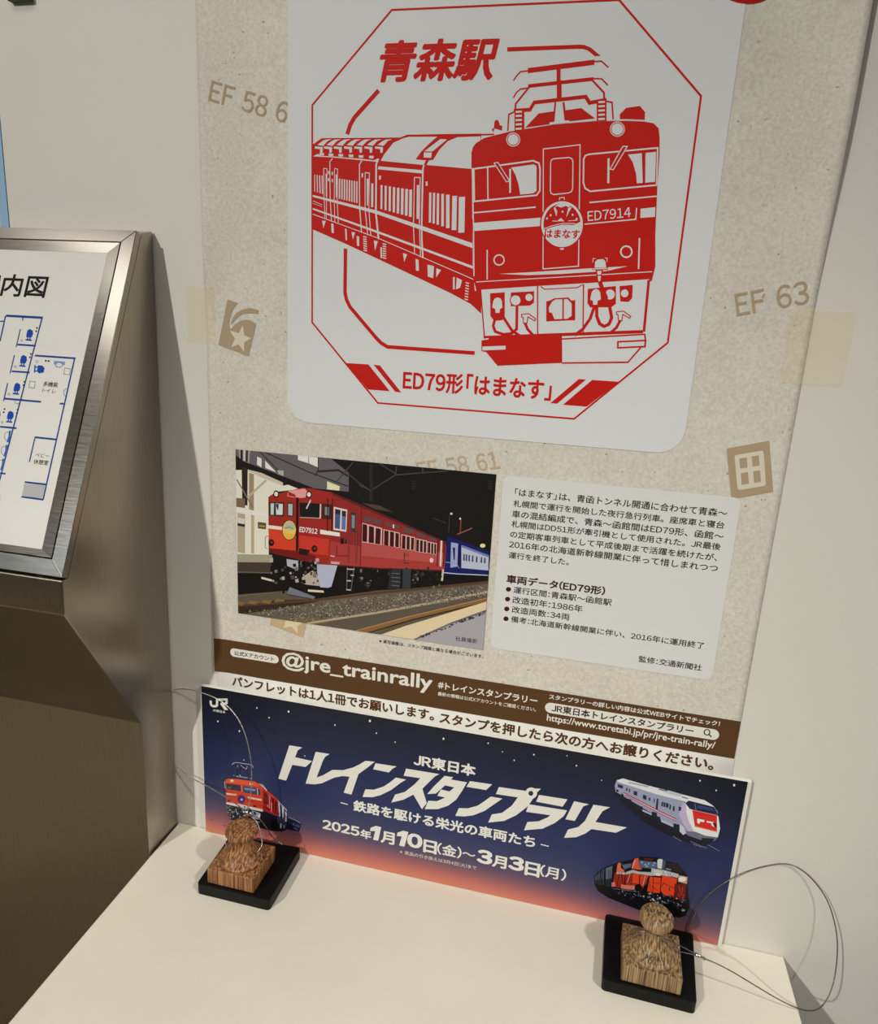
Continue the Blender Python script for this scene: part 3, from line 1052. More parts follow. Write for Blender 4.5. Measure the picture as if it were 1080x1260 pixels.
a.poly('412,405 460,410 458,515 412,512', k(50, 46, 44), 11); a.poly('420,418 452,420 450,505 420,502', k(168, 172, 168), 12)
a.poly('502,408 660,418 655,525 505,518', k(26, 26, 26), 11); a.line('505,518 655,525', 6, k(170, 150, 140), 12); a.line('585,390 553,455', 9, k(200, 195, 185), 12); a.line('658,420 655,525', 8, k(214, 205, 195), 12)
a.poly('668,415 740,425 738,535 668,528', k(62, 36, 34), 11); a.poly('690,440 720,445 718,505 690,500', k(120, 130, 125), 12)
for x in (712, 745):
    a.line([(x, 380), (x - 5, 620)], 7, k(52, 20, 18), 12)
for x, y in ((330, 346), (572, 350)):
    a.disc(x, y, 21, 27, k(36, 30, 28), 11, 16); a.disc(x, y, 14, 17, k(215, 210, 205), 12, 14)
a.disc(427, 612, 54, 75, k(70, 46, 22), 12, 28); a.disc(427, 612, 49, 70, k(216, 186, 92), 13, 28)
a.poly('382,590 400,560 427,548 455,560 472,595 440,610 410,605', k(176, 176, 150), 14); a.poly('385,635 470,640 450,670 427,680 402,668', k(232, 170, 60), 14); a.line('395,600 425,588 460,603', 8, k(120, 130, 125), 15)
a.text3px('ED7912', (368.5, 654.2), (390.5, 656.9), (369.0, 647.8), k(240, 234, 222), 12, 0.03)
for x, y in ((295, 705), (613, 750)):
    a.disc(x, y, 22, 26, k(48, 16, 14), 12, 14); a.disc(x + 3, y - 3, 8, 9, k(120, 60, 54), 13, 10)
a.poly('500,745 580,760 560,800 500,790', k(40, 20, 18), 12)
# cab side
a.poly('755,440 855,462 848,625 752,610', k(214, 200, 190), 10); a.poly('765,455 805,463 800,605 762,598', k(70, 84, 120), 11); a.poly('815,468 846,474 842,612 812,606', k(92, 110, 160), 11); a.poly('765,455 805,463 804,500 765,490', k(40, 40, 48), 12); a.poly('815,468 846,474 845,515 815,505', k(40, 40, 48), 12)
a.poly('880,480 920,488 915,630 885,622', k(60, 50, 50), 10); a.poly('888,500 912,505 908,600 888,595', k(120, 130, 140), 11)
for ln in ('868,600 862,855', '925,610 920,860'):
    a.line(ln, 9, k(56, 22, 20), 11); a.line(ln, 3, k(150, 90, 86), 12)
a.line('960,430 950,880', 5, k(96, 30, 28), 10); a.poly('805,670 830,672 828,715 805,712', k(30, 18, 16), 11); a.poly('840,680 850,682 848,712 838,710', k(30, 18, 16), 11)
a.line('778,735 778,800 860,805', 5, k(92, 30, 28), 11); a.line('732,802 760,806', 7, k(214, 190, 180), 11); a.poly('735,842 800,848 798,865 735,862', k(205, 150, 145), 11)
# grilles along the side (right tile)
a.tile(445, 570, 6)
for q in ('5,438 152,478 148,602 3,582', '162,485 282,512 280,624 160,602', '293,522 394,545 390,645 292,630', '400,553 484,570 482,664 398,650', '487,575 556,590 552,674 486,662'):
    a.poly(q, k(208, 170, 162), 9)
for q in ('8,445 42,455 40,582 5,575', '55,460 92,470 92,590 52,584', '105,475 142,484 138,598 100,592', '168,492 200,500 198,610 166,602', '210,502 240,508 238,616 208,610', '250,512 276,518 274,620 248,616',
          '300,530 325,536 323,632 297,628', '333,538 356,543 354,638 332,634', '366,546 388,551 384,640 364,638', '404,560 424,564 422,652 402,648', '432,566 452,570 450,656 430,653', '460,572 478,576 476,660 458,657',
          '490,582 508,586 506,664 488,660', '515,588 530,591 528,668 513,665', '537,592 551,595 549,670 535,668'):
    a.poly(q, k(62, 18, 18), 10)
for q in ('15,385 75,400 75,436 14,425', '85,402 145,418 145,455 84,440', '175,432 222,446 220,470 176,460', '232,448 275,458 274,486 232,476', '305,470 388,490 388,522 304,505', '408,510 475,528 474,552 408,536', '495,540 550,556 549,574 495,562'):
    a.poly(q, k(92, 70, 70), 9)
a.poly('230,450 242,452 240,480 230,478', k(215, 200, 195), 10); a.poly('318,660 350,665 350,690 318,685', k(150, 60, 60), 9); a.line('315,660 315,735 350,735', 6, k(72, 30, 30), 9)
a.disc(516, 715, 14, 18, k(225, 190, 185), 9, 12)
for x in (565, 590, 612):
    a.line([(x, 570), (x - 8, 760)], 8 if x != 590 else 14, k(76, 24, 24) if x != 590 else k(228, 190, 184), 9)
a.poly('595,780 608,784 600,868 585,866', k(200, 180, 160), 9)
# blue coach
a.poly('632,540 660,545 940,650 934,826 608,822 620,690', k(24, 28, 88), 7)
a.poly('660,582 712,592 706,762 655,770', k(150, 156, 190), 8); a.poly('672,620 690,622 688,710 680,715', k(26, 30, 70), 9)
a.poly('736,606 938,684 935,790 736,772', k(176, 180, 196), 8); a.line('738,610 938,686', 16, k(110, 116, 165), 9)
for x in (752, 770, 790, 815, 845, 880, 905):
    a.poly([(x, 668 + (x - 752) * .18), (x + 10, 670 + (x - 752) * .18), (x + 9, 720 + (x - 752) * .12), (x - 3, 716 + (x - 752) * .12)], k(58, 62, 84), 10)
a.line('722,590 718,800', 14, k(16, 20, 66), 9); a.line('620,728 700,740 720,775', 5, k(140, 146, 180), 9)
a.line('606,806 700,815 934,826', 6, k(190, 192, 205), 9)
a.disc(893, 607, 20, 15, k(240, 232, 140), 8, 14); a.disc(662, 372, 9, 9, k(205, 200, 190), 8, 10); a.disc(727, 408, 7, 8, k(215, 208, 196), 8, 10)
a.line('733,415 728,510', 8, k(140, 60, 40), 7); a.line('705,524 815,478', 8, k(140, 84, 66), 7); a.line('650,380 642,510', 4, k(70, 64, 58), 7); a.line('530,405 620,440', 4, k(70, 66, 62), 7)
for ln, wd in (('-20,160 70,200 250,85 640,55', 9), ('130,0 250,75', 8), ('258,20 250,90', 8), ('70,10 72,280', 26), ('-120,60 -10,150 70,205', 8), ('-180,130 -60,-10', 8), ('450,30 450,65', 8)):
    a.line(ln, wd, k(66, 62, 60) if wd != 26 else k(40, 37, 36), 5)
for x in (385, 948):
    for y in range(140, 210, 18):
        a.line([(x - 14, y - 10), (x + 14, y - 6)], 7, k(46, 44, 42), 5)
a.poly('0,290 130,310 230,360 100,340', k(74, 60, 48), 5)
# underframe, track and ballast
a.tile(285, 660, 6)
a.poly('40,215 290,215 400,160 780,210 1570,255 1895,285 1895,345 1080,405 620,460 400,430 40,440', k(20, 17, 15), 6)
a.poly('40,190 290,195 285,268 40,270', k(66, 56, 46), 7); a.line('40,262 285,268', 8, k(100, 88, 74), 8)
a.poly('408,165 500,180 505,250 470,240 408,215', k(168, 168, 178), 12); a.poly('632,203 782,213 738,370 710,378 655,374 632,260', k(172, 172, 190), 12)
a.poly('520,300 600,250 650,300 650,365 560,355 520,345', k(176, 160, 140), 11)
rnd = random.Random(3)
for i in range(60):
    x, y = rnd.uniform(285, 650), rnd.uniform(165, 345)
    c = rnd.choice([k(170, 160, 148), k(120, 110, 100), k(16, 14, 13), k(16, 14, 13), k(80, 72, 64)])
    s = rnd.uniform(5, 16)
    a.poly([(x - s, y - s * .6), (x + s * .7, y - s), (x + s, y + s * .8), (x - s * .6, y + s)], c, 13)
a.line('500,190 500,260 520,330', 12, k(28, 24, 22), 14); a.line('400,170 415,330 380,420', 14, k(22, 19, 18), 14)
for ln in ('222,304 300,324', '565,398 682,406'):
    a.line(ln, 15, k(208, 196, 168), 15)
a.poly('430,372 620,445 600,464 408,425', k(112, 112, 122), 14); a.line('408,425 600,462', 8, k(60, 60, 64), 15)
for ln in ('852,240 908,242', '880,285 905,287', '850,325 884,327', '848,392 882,394'):
    a.line(ln, 9, k(176, 170, 160), 12)
a.line('855,225 850,395', 6, k(96, 92, 88), 11); a.line('905,225 882,395', 6, k(96, 92, 88), 11)
for i in range(70):
    x, y = rnd.uniform(940, 1560), rnd.uniform(235, 380)
    a.disc(x, y, rnd.uniform(4, 14), rnd.uniform(5, 20), rnd.choice([k(52, 50, 48), k(38, 36, 35), k(110, 105, 100), k(30, 28, 27)]), 11, 6)
a.poly('1180,240 1252,242 1240,385 1150,385', k(40, 42, 44), 12)
for y in (270, 300, 330, 360):
    a.line([(1180, y), (1242, y + 4)], 6, k(92, 94, 96), 13)
a.poly('1265,235 1325,240 1320,385 1262,380', k(52, 54, 58), 12)
a.poly('30,430 400,400 620,460 1080,398 1895,345 1895,760 30,760', k(92, 80, 64), 7)
a.poly('30,520 330,470 620,462 640,480 300,540 30,580', k(52, 40, 28), 8)
for x in (50, 150, 250, 345):
    a.poly([(x - 10, 480 - x * .06), (x + 50, 490 - x * .06), (x + 30, 512 - x * .06), (x - 30, 502 - x * .06)], k(122, 98, 58), 9)
a.line('30,440 330,412', 7, k(104, 92, 78), 9); a.line('30,512 620,470 1080,415 1895,335', 16, k(84, 58, 40), 9)
a.poly('60,552 450,486 1080,428 1895,352 1895,470 1080,560 640,640 300,600', k(98, 88, 76), 8)
a.line('560,640 1080,560 1390,505 1890,408', 15, k(172, 154, 126), 10)
a.poly('640,655 1080,580 1890,425 1890,470 1400,590 1000,690', k(90, 80, 68), 9)
a.poly('400,600 640,600 720,640 560,650', k(112, 92, 64), 9)
for i in range(1500):
    t = rnd.random()
    x = 70 + 1800 * rnd.random() ** 0.9
    yl = 552 - (x - 60) * 0.108
    y = yl + rnd.random() * (150 - (x - 60) * 0.035)
    if x < 420 and y > 560 + (x - 60) * .1:
        continue
    g_ = rnd.choice([46, 62, 70, 122, 140, 158, 176])
    s = rnd.uniform(3.0, 6.0)
    a.poly([(x - s, y - s * .5), (x + s * .4, y - s * .8), (x + s, y + s * .4), (x - s * .3, y + s * .7)], k(g_, g_ * .92, g_ * .80), 11)
a.poly('880,700 1300,590 1900,445 1900,480 1340,610 960,740', k(128, 94, 58), 12); a.line('900,700 1300,592 1900,450', 6, k(168, 128, 84), 13); a.line('960,725 1340,612 1900,480', 9, k(60, 42, 28), 13)
a.poly('1070,735 1280,660 1895,475 1895,545 1640,640 1330,770', k(214, 194, 156), 13)
a.poly('1330,770 1620,640 1895,540 1895,860 1700,860', k(160, 156, 158), 14)
a.line('1340,765 1620,640 1895,540', 12, k(110, 100, 100), 15)
for i in range(60):
    t = rnd.random()
    x, y = 1390 + 500 * t, 742 - 190 * t + rnd.uniform(-8, 8)
    a.disc(x, y, rnd.uniform(4, 10), rnd.uniform(3, 8), k(58, 52, 62), 16, 6)
a.text('社員撮影', (560.6, 782.8), (587.3, 791.0), k(44, 38, 36), 17, 0.006, 0.0, 1.08)
a.build('photo_print', M['ink'], poster)

# caption under the photograph
a = art(); a.base = 6
a.text('※実写画像は、スタンプ図案と異なる場合がございます。', (466.7, 786.0), (594.5, 810.4), ink(40, 32, 24, 205), 0, 0.016, 0.0, 1.0)
a.build('photo_caption', M['ink'], poster)

# information card
a = art(); a.base = 12
CARD = ink(205, 204, 198, 208)
a.roundrect(-0.0755, 0.1215, CZ + 0.2685, CZ + 0.4332, 0.0065, CARD)
card = a.build('info_card', M['ink'], poster)
a = art(); a.base = 15
TX = ink(40, 34, 32, 205)
for body, tl, br in (('「はまなす」は、青函トンネル開通に合わせて青森～', (634.0, 600.3), (893.6, 637.0)),
                     ('札幌間で運行を開始した夜行急行列車。座席車と寝台', (631.9, 615.0), (890.3, 650.5)),
                     ('車の混結編成で、青森～函館間はED79形、函館～', (630.3, 627.7), (889.3, 664.6)),
                     ('札幌間はDD51形が牽引機として使用された。JR最後', (629.5, 640.2), (885.9, 677.0)),
                     ('の定期客車列車として平成後期まで活躍を続けたが、', (628.0, 652.8), (881.6, 690.4)),
                     ('2016年の北海道新幹線開業に伴って惜しまれつつ', (626.6, 665.6), (882.3, 703.2)),
                     ('運行を終了した。', (626.2, 678.4), (699.4, 695.8)),
                     ('運行区間：青森駅～函館駅', (632.2, 721.5), (752.0, 745.2)),
                     ('改造初年：1986年', (630.9, 733.6), (716.2, 753.4)),
                     ('改造両数：34両', (630.1, 745.7), (700.1, 763.2)),
                     ('備考：北海道新幹線開業に伴い、2016年に運用終了', (629.0, 757.6), (865.5, 798.4)),
                     ('監修：交通新聞社', (786.0, 806.8), (862.8, 825.0))):
    a.text(body, tl, br, TX, 0, 0.014, 0.0, 1.07 if body[0] == '「' else 1.13)
HD = ink(56, 26, 14, 205)
a.text('車両データ(ED79形)', (623.5, 707.4), (743.9, 731.8), HD, 0, 0.034, 0.0, 1.15)
a.tile(0, 0, 1)
for x, y in ((625.5, 725), (624.4, 737), (623.4, 749.1), (622.5, 761.2)):
    a.disc(x, y, 3.2, 2.9, HD, 0, 14)
a.build('info_text', M['ink'], poster)

# brown account band
a = art(); a.base = 5
BR = ink(80, 54, 30, 200)
a.grid(-0.3612, 0.1508, CZ + 0.1967, CZ + 0.2340, 100, 4, lambda u, v: BR)
a.build('account_band', M['ink'], poster)
a = art(); a.base = 9
IV = ink(232, 226, 212, 225)
a.tile(0, 0, 1)
p0, p1 = poster_unp(283.2, 797.0), poster_unp(342.9, 816.9)
a.roundrect(p0[0], p1[0], p1[1], p0[1], (p0[1] - p1[1]) / 2 - 1e-5, IV)
a.text('公式Xアカウント', (288.0, 801.2), (337.3, 813.0), ink(40, 30, 20, 205), 2, 0.02, 0.0, 1.1)
a.text('@jre_trainrally', (346.6, 800.6), (531.3, 854.3), IV, 0, 0.024)
a.text('#トレインスタンプラリー', (538.9, 837.8), (660.6, 866.9), IV, 0, 0.03, 0.0, 1.0)
a.text('最新の情報は公式Xアカウントをご確認ください。', (538.9, 849.6), (659.0, 876.8), IV, 0, 0.016, 0.0, 1.0)
a.text('スタンプラリーの詳しい内容は公式WEBサイトでチェック!', (675.7, 855.0), (885.2, 892.4), IV, 0, 0.024, 0.0, 1.05)
p0, p1 = poster_unp(670.9, 865.2), poster_unp(883.6, 909.6)
pm = (p0[1] + p1[1]) / 2
p0, p1 = (p0[0], pm + 0.0053), (p1[0], pm - 0.0053)
a.roundrect(p0[0], p1[0], p1[1], p0[1], (p0[1] - p1[1]) / 2 - 1e-5, IV)
a.text('JR東日本トレインスタンプラリー', (679.0, 868.0), (852.8, 902.4), ink(40, 36, 32, 205), 2, 0.028, 0.0, 1.05)
a.ring(869.6, 900.8, 3.4, 1.3, ink(40, 36, 32, 205), 2, 20); a.line('872,903.5 875,906.5', 1.6, ink(40, 36, 32, 205), 2)
a.text('https://www.toretabi.jp/pr/jre-train-rally/', (673.0, 880.6), (879.0, 921.4), IV, 0, 0.018, 0.0, 0.98)
a.build('band_text', M['ink'], poster)

# ------------------------------------------------------------------ white request strip below the poster
STRIP_D = 0.0012
def strip_place(x, z, lift):
    return Vector((x, -(STRIP_D + lift), z))
strip = sheet('notice_strip', strip_place, -0.3580, 0.1512, CZ + 0.160, CZ + 0.1972, 8, 2, M['white_paper'], 0.0002)
tag(strip, 'white paper strip with one line of brown Japanese text below the poster', 'notice')
a = Art(strip_place, lambda px, py: on_wall(px, py, STRIP_D), 3)
SB = ink(86, 52, 26, 225)
a.text('パンフレットは1人1冊でお願いします。', (285.4, 832.5), (533.8, 885.9), SB, 0, 0.036, 0.0, 1.0)
a.text('スタンプを押したら次の方へお譲りください。', (541.2, 874.4), (876.6, 949.9), SB, 0, 0.036, 0.0, 1.0)
a.build('notice_text', M['ink'], strip)

# ------------------------------------------------------------------ yellowed tape holding the poster
def tape(name, tl, br, dlt, label, skew=0.0):
    a0, a1 = poster_unp(*tl), poster_unp(*br)
    vs, fs = [], []
    nx, nz = 18, 14
    for j in range(nz + 1):
        for i in range(nx + 1):
            u, v = i / nx, j / nz
            x = a0[0] + (a1[0] - a0[0]) * u + skew * v
            z = a0[1] + (a1[1] - a0[1]) * v
            inside = -0.3612 <= x <= 0.1508
            e = min(abs(x + 0.3612), abs(x - 0.1508))
            d = poster_depth(x, z) + 0.0002 if inside else max(0.0004, poster_depth(x, z) * (1 - sstep(e / 0.006)))
            vs.append((x, -(d + dlt), z))
    for j in range(nz):
        for i in range(nx):
            q = j * (nx + 1) + i
            fs.append((q, q + 1, q + nx + 2, q + nx + 1))
    me = bpy.data.meshes.new(name)
    me.from_pydata(vs, [], fs)
    tag(link_mesh(name, me, M['tape'], None, True), label, 'tape', 'tape strips on the poster edges')
tape('adhesive_tape', (974.0, 379.5), (1036.5, 476.0), 0.00035, 'yellowed clear tape on the right edge of the poster, below the EF 63 mark')
tape('adhesive_tape', (225.5, 351.0), (266.0, 424.0), 0.00035, 'faint yellowed clear tape on the left edge of the poster, above the steel shadow')

# ------------------------------------------------------------------ the dark blue banner board
BD = 0.0062
def ban_place(x, z, lift):
    return Vector((x, -(BD + lift), z))
def ban_unp(px, py):
    return on_wall(px, py, BD)
tl, tr, bl, br_ = ban_unp(247.6, 844.3), ban_unp(919.6, 961.6), ban_unp(252.8, 1015), ban_unp(884.5, 1157)
bx0, bx1, bz0, bz1 = (tl[0] + bl[0]) / 2, (tr[0] + br_[0]) / 2, CZ + 0.0012, (tl[1] + tr[1]) / 2
banner = from_bm('banner_board', box_bm(bx0 - 0.0008, bx1 + 0.0035, -BD, -0.0016, CZ + 0.0003, bz1 + 0.0002, 0.0003, 1), M['board_edge'])
tag(banner, 'long dark blue banner board with white title, standing on the counter against the wall', 'banner')
def bi(r, g, b):
    return ink(r, g, b, 222)
sky = [(0.0, (206, 124, 98)), (0.05, (188, 108, 96)), (0.11, (138, 88, 96)), (0.17, (92, 74, 95)), (0.26, (60, 61, 92)), (0.42, (40, 48, 88)), (0.60, (32, 40, 78)), (0.80, (26, 30, 56)), (1.0, (22, 24, 38))]
def skycol(u, v):
    v += 0.012 * math.sin(u * 7 + 1) + 0.05 * (u - 0.45)
    v = max(0, min(1, v))
    for (a0, c0), (a1, c1) in zip(sky, sky[1:]):
        if v <= a1:
            t = (v - a0) / (a1 - a0)
            c = [c0[i] + (c1[i] - c0[i]) * t for i in range(3)]
            break
    dk = 1 - 0.22 * max(0, 1 - u * 6) * v
    return bi(c[0] * dk, c[1] * dk, c[2] * dk)
a = Art(ban_place, ban_unp, 2)
a.grid(bx0, bx1, bz0, bz1, 40, 60, skycol)
rnd = random.Random(11)
a.tile(0, 0, 1)
for x, y, r in ((316, 871, 1.0), (331, 883, 1), (355, 875.5, 1.5), (412, 892, 1.1), (455, 887, 1.6), (463, 902, 1), (486, 913, .9), (545.5, 909, 1.5), (600.5, 914.5, 1.1), (632.5, 935.5, 1), (656.7, 928.5, 1.1), (697.5, 930, .8), (709, 942, 1.1), (268, 887.5, 1.2), (294.5, 899.5, 1.2), (861, 960.5, 1.2), (903, 966, 1.7), (881, 972.5, 1.1), (618, 925, .8), (375, 930, .8), (300, 935, .8), (740, 960, .8)):
    a.disc(x, y, r * .8, r, bi(232, 228, 216), 2, 8)
rr = random.Random(5)
for i in range(26):
    x = 258 + 110 * rr.random() ** 1.2
    y = 1004 + (x - 258) * 0.19 + rr.uniform(-8, 8)
    a.poly([(x, y), (x + rr.uniform(3, 8), y + 1.5), (x + rr.uniform(2, 5), y + 3.2)], bi(150, 72, 70), 2)
a.build('printed_sky', M['gloss_ink'], banner)

# lettering
a = Art(ban_place, ban_unp, 6)
WT = ink(236, 232, 218, 232)
a.tile(330, 900, 5)
a.poly('130,85 210,98 182,115 165,158 270,182 230,218 148,205 110,302 62,290', WT)
a.poly('292,125 378,138 350,155 335,182 298,283 335,270 395,236 460,238 520,222 560,203 598,180 655,186 615,218 555,262 512,388 464,376 500,278 455,274 405,284 330,318 285,325 230,320', WT)
a.poly('660,195 790,215 765,228 742,252 645,232', WT)
a.poly('785,283 848,296 815,315 755,360 690,392 640,404 580,402 598,355 650,358 710,338 750,312', WT)
a.poly('848,228 1052,262 1025,276 995,305 948,352 975,440 945,478 893,388 830,420 757,437 780,388 840,372 900,325 935,287 833,272', WT)
a.tile(510, 910, 4)
a.poly('148,178 190,185 178,196 258,210 235,250 205,295 165,325 115,342 50,342 68,300 110,303 150,285 112,276 130,245 172,255 195,235 150,225 105,265 62,268 95,230', WT)
a.poly('272,204 382,220 352,248 256,232', WT)
a.poly('375,280 432,290 400,312 345,350 290,372 245,378 200,375 218,337 262,338 310,325 345,302', WT)
a.poly('415,233 545,252 585,288 555,330 500,372 440,400 362,408 380,368 430,360 478,325 508,284 400,268', WT)
a.poly('556,240 622,241 600,262 590,285 560,285', WT, 1); a.disc(574, 263, 29, 28, WT, 2, 24); a.disc(572, 264, 12, 12, bi(34, 40, 74), 3, 18)
a.poly('612,272 752,294 728,330 598,305', WT)
a.poly('562,318 750,348 735,375 690,410 630,438 538,446 555,405 610,402 655,382 668,372 548,355', WT)
a.poly('785,303 858,318 830,328 788,400 742,392', WT)
a.poly('880,320 962,333 925,352 890,405 1045,432 990,458 870,440 840,462 795,480 735,483 755,442 805,430 838,400', WT)
a.text('JR東日本', (509.2, 928.8), (584.7, 954.2), WT, 0, 0.04, 0.0, 1.1)
a.text('鉄路を駆ける栄光の車両たち', (434.8, 983.8), (657.7, 1043.6), WT, 0, 0.032)
a.tile(0, 0, 1)
a.line('419,987.4 428,989.8', 1.4, WT); a.line('665,1038.8 675,1041.2', 1.4, WT)
for body, tl_, br2, bold in (('2025', (396.8, 1008.6), (442.2, 1028.4), 0.038), ('年', (443.4, 1021), (456.6, 1032.2), 0.036), ('月', (468.6, 1022.4), (485.2, 1039.2), 0.036),
                         ('0', (501.2, 1024.6), (519.2, 1044.4), 0.05), ('日', (521.2, 1033.8), (537, 1050.2), 0.036), ('(金)', (538.2, 1036.6), (567.2, 1056.6), 0.024), ('～', (568.8, 1047.6), (584.6, 1054.6), 0.02),
                         ('3', (587.4, 1044.8), (605.2, 1064), 0.05), ('月', (606.2, 1052), (622.7, 1069), 0.036), ('3', (626.2, 1052.8), (643.9, 1072.2), 0.05), ('日', (646.4, 1061.2), (663.4, 1078.2), 0.036), ('(月)', (665, 1063.8), (695.7, 1084), 0.024)):
    a.text(body, tl_, br2, WT, 0, bold, 0.0, {'2025': 1.2, '年': 1.15, '月': 1.12, '日': 1.15, '0': 1.28, '3': 1.32, '(金)': 1.1, '(月)': 1.12}.get(body))
a.tile(330, 900, 5)
a.poly('630,592 662,580 695,588 676,672 645,665 658,612 626,612', WT); a.poly('795,622 830,610 862,618 838,708 805,701 821,645 790,643', WT)
a.text('※賞品の引き換えは3月4日(火)まで', (492, 1045.4), (586, 1070.4), WT, 0, 0.0)
a.build('title_lettering', M['gloss_ink'], banner)
a = Art(ban_place, ban_unp, 6)
a.tile(230, 820, 10.8)
a.line('317,452 317,492 325,515 345,528 385,528 400,515 402,440 525,440 528,455 528,482 515,495 450,495', 30, WT)
a.poly('440,495 480,490 548,578 500,578', WT)
a.text('JR東日本', (261.4, 872.4), (277.4, 877.6), WT, 0, 0.02, 0.0, 1.1)
a.build('railway_logo', M['gloss_ink'], banner)
# pictures of three trains on the banner
a = Art(ban_place, ban_unp, 10)
rnd = random.Random(21)
def specks(n, xa, xb, ya, yb, s0, s1, cols, lay):
    for i in range(n):
        x = rnd.uniform(xa, xb)
        y = rnd.uniform(ya(x), yb(x))
        s = rnd.uniform(s0, s1)
        a.poly([(x - s, y - s * .5), (x + s * .3, y - s), (x + s, y + s * .5), (x - s * .2, y + s)], rnd.choice(cols), lay)
a.tile(255, 930, 8)
DK = bi(20, 20, 26)
a.poly('188,462 550,540 700,600 790,640 785,722 735,745 640,738 480,700 300,645 235,628 212,590', DK)
a.poly('785,592 850,618 925,660 922,690 905,746 850,735 775,720', bi(26, 28, 52), 1)
a.line('800,604 870,632 918,662', 9, bi(120, 124, 150), 2)
for x, y in ((850, 672), (878, 684), (902, 692), (860, 712), (880, 722)):
    a.disc(x, y, 11, 13, bi(66, 70, 104), 2, 10)
a.poly('692,428 740,470 785,530 786,640 770,705 690,660', bi(52, 54, 78), 1)
a.poly('700,445 712,460 722,590 708,600', bi(205, 200, 200), 2); a.poly('735,490 755,515 752,600 742,620', bi(196, 190, 196), 2); a.poly('765,540 784,560 782,640 768,650', bi(176, 172, 186), 2); a.poly('690,428 785,530 784,545 692,445', bi(160, 160, 176), 2)
a.poly('718,660 735,665 730,715 715,705', bi(180, 180, 186), 2); a.poly('752,680 765,685 762,715 750,712', bi(150, 150, 160), 2)
a.poly('540,300 600,345 690,425 702,590 550,535', bi(156, 30, 28), 2)
a.poly('545,300 695,430 695,445 545,325', bi(205, 60, 50), 3)
for q in ('560,350 575,360 575,470 560,465', '582,365 600,378 600,480 582,475', '640,415 655,425 655,530 640,525', '668,440 685,455 685,545 668,540'):
    a.poly(q, bi(84, 18, 20), 3)
a.poly('590,370 622,395 615,520 592,500', bi(214, 120, 122), 3); a.poly('628,450 640,460 638,555 626,545', bi(214, 120, 122), 3); a.line('608,385 604,515', 7, bi(120, 30, 34), 4)
a.poly('502,268 545,277 592,335 575,345 540,305', bi(150, 152, 160), 3); a.line('545,290 585,340', 6, bi(215, 214, 214), 4)
a.poly('180,238 208,222 300,228 470,250 520,285 545,310 550,545 188,458', bi(206, 62, 36), 3)
a.poly('180,238 208,222 300,228 470,250 515,283 500,300 340,278 185,262', bi(224, 84, 52), 4)
a.poly('188,455 300,470 545,525 550,548 360,512 190,474', bi(216, 208, 200), 4)
a.poly('190,268 328,288 334,348 190,326', bi(52, 46, 60), 4); a.poly('350,292 488,314 494,382 354,358', bi(58, 66, 100), 4); a.poly('498,320 522,325 526,388 502,384', bi(60, 56, 72), 4)
a.poly('365,310 480,328 470,345 370,330', bi(128, 140, 170), 5); a.line('340,285 342,355', 7, bi(232, 110, 76), 5); a.line('495,316 500,384', 6, bi(220, 190, 180), 5); a.poly('200,300 240,306 230,325 205,320', bi(96, 90, 100), 5)
a.poly('190,362 290,374 290,390 190,379', bi(226, 196, 180), 4); a.poly('400,400 536,424 536,441 402,416', bi(226, 196, 180), 4); a.line('195,395 300,410', 5, bi(140, 30, 20), 4); a.line('400,430 540,455', 5, bi(140, 30, 20), 4)
a.disc(338, 426, 40, 42, bi(74, 44, 104), 5, 22); a.disc(338, 426, 33, 34, bi(52, 40, 110), 6, 22); a.disc(340, 428, 11, 12, bi(216, 170, 190), 7, 12)
a.disc(245, 243, 17, 13, bi(238, 214, 160), 5, 14); a.disc(432, 275, 15, 13, bi(238, 214, 160), 5, 14)
a.line('172,250 176,310 190,320', 6, bi(190, 186, 186), 4)
a.poly('205,425 235,440 200,450', bi(60, 30, 26), 5); a.poly('455,480 485,490 480,505 455,500', bi(50, 24, 22), 5)
GL = bi(172, 176, 196)
for ln, wd in (('245,86 262,68 290,63 440,86 456,115', 6), ('300,92 300,112', 5), ('330,88 345,105 385,130 396,100', 5), ('262,185 266,198', 6), ('285,198 400,216', 10), ('318,180 330,200', 7), ('425,215 428,225', 8)):
    a.line(ln, wd, GL if wd != 10 else bi(140, 144, 160), 4)
for ln in ('300,112 290,195', '395,110 402,205', '330,100 320,190', '260,195 405,215'):
    a.line(ln, 4, bi(24, 26, 44), 3)
specks(70, 195, 350, lambda x: 485 + (x - 195) * .1, lambda x: 590 + (x - 195) * .12, 4, 9, [bi(170, 170, 172), bi(110, 108, 110), bi(60, 58, 62), bi(30, 28, 32)], 5)
specks(26, 355, 430, lambda x: 495, lambda x: 600, 6, 13, [bi(226, 224, 216), bi(190, 190, 186), bi(80, 78, 80)], 5)
a.poly('440,535 520,560 522,600 500,625 446,612', bi(150, 154, 170), 5); a.poly('455,545 485,555 478,585 455,570', bi(60, 60, 70), 6); a.poly('495,590 525,565 520,610', bi(214, 212, 210), 6)
a.line('480,640 515,655', 8, bi(160, 160, 166), 5); a.line('215,600 245,610', 6, bi(140, 140, 146), 5)
a.line('690,640 770,690', 5, bi(90, 94, 120), 4)
a.build('red_electric_train_picture', M['gloss_ink'], banner)

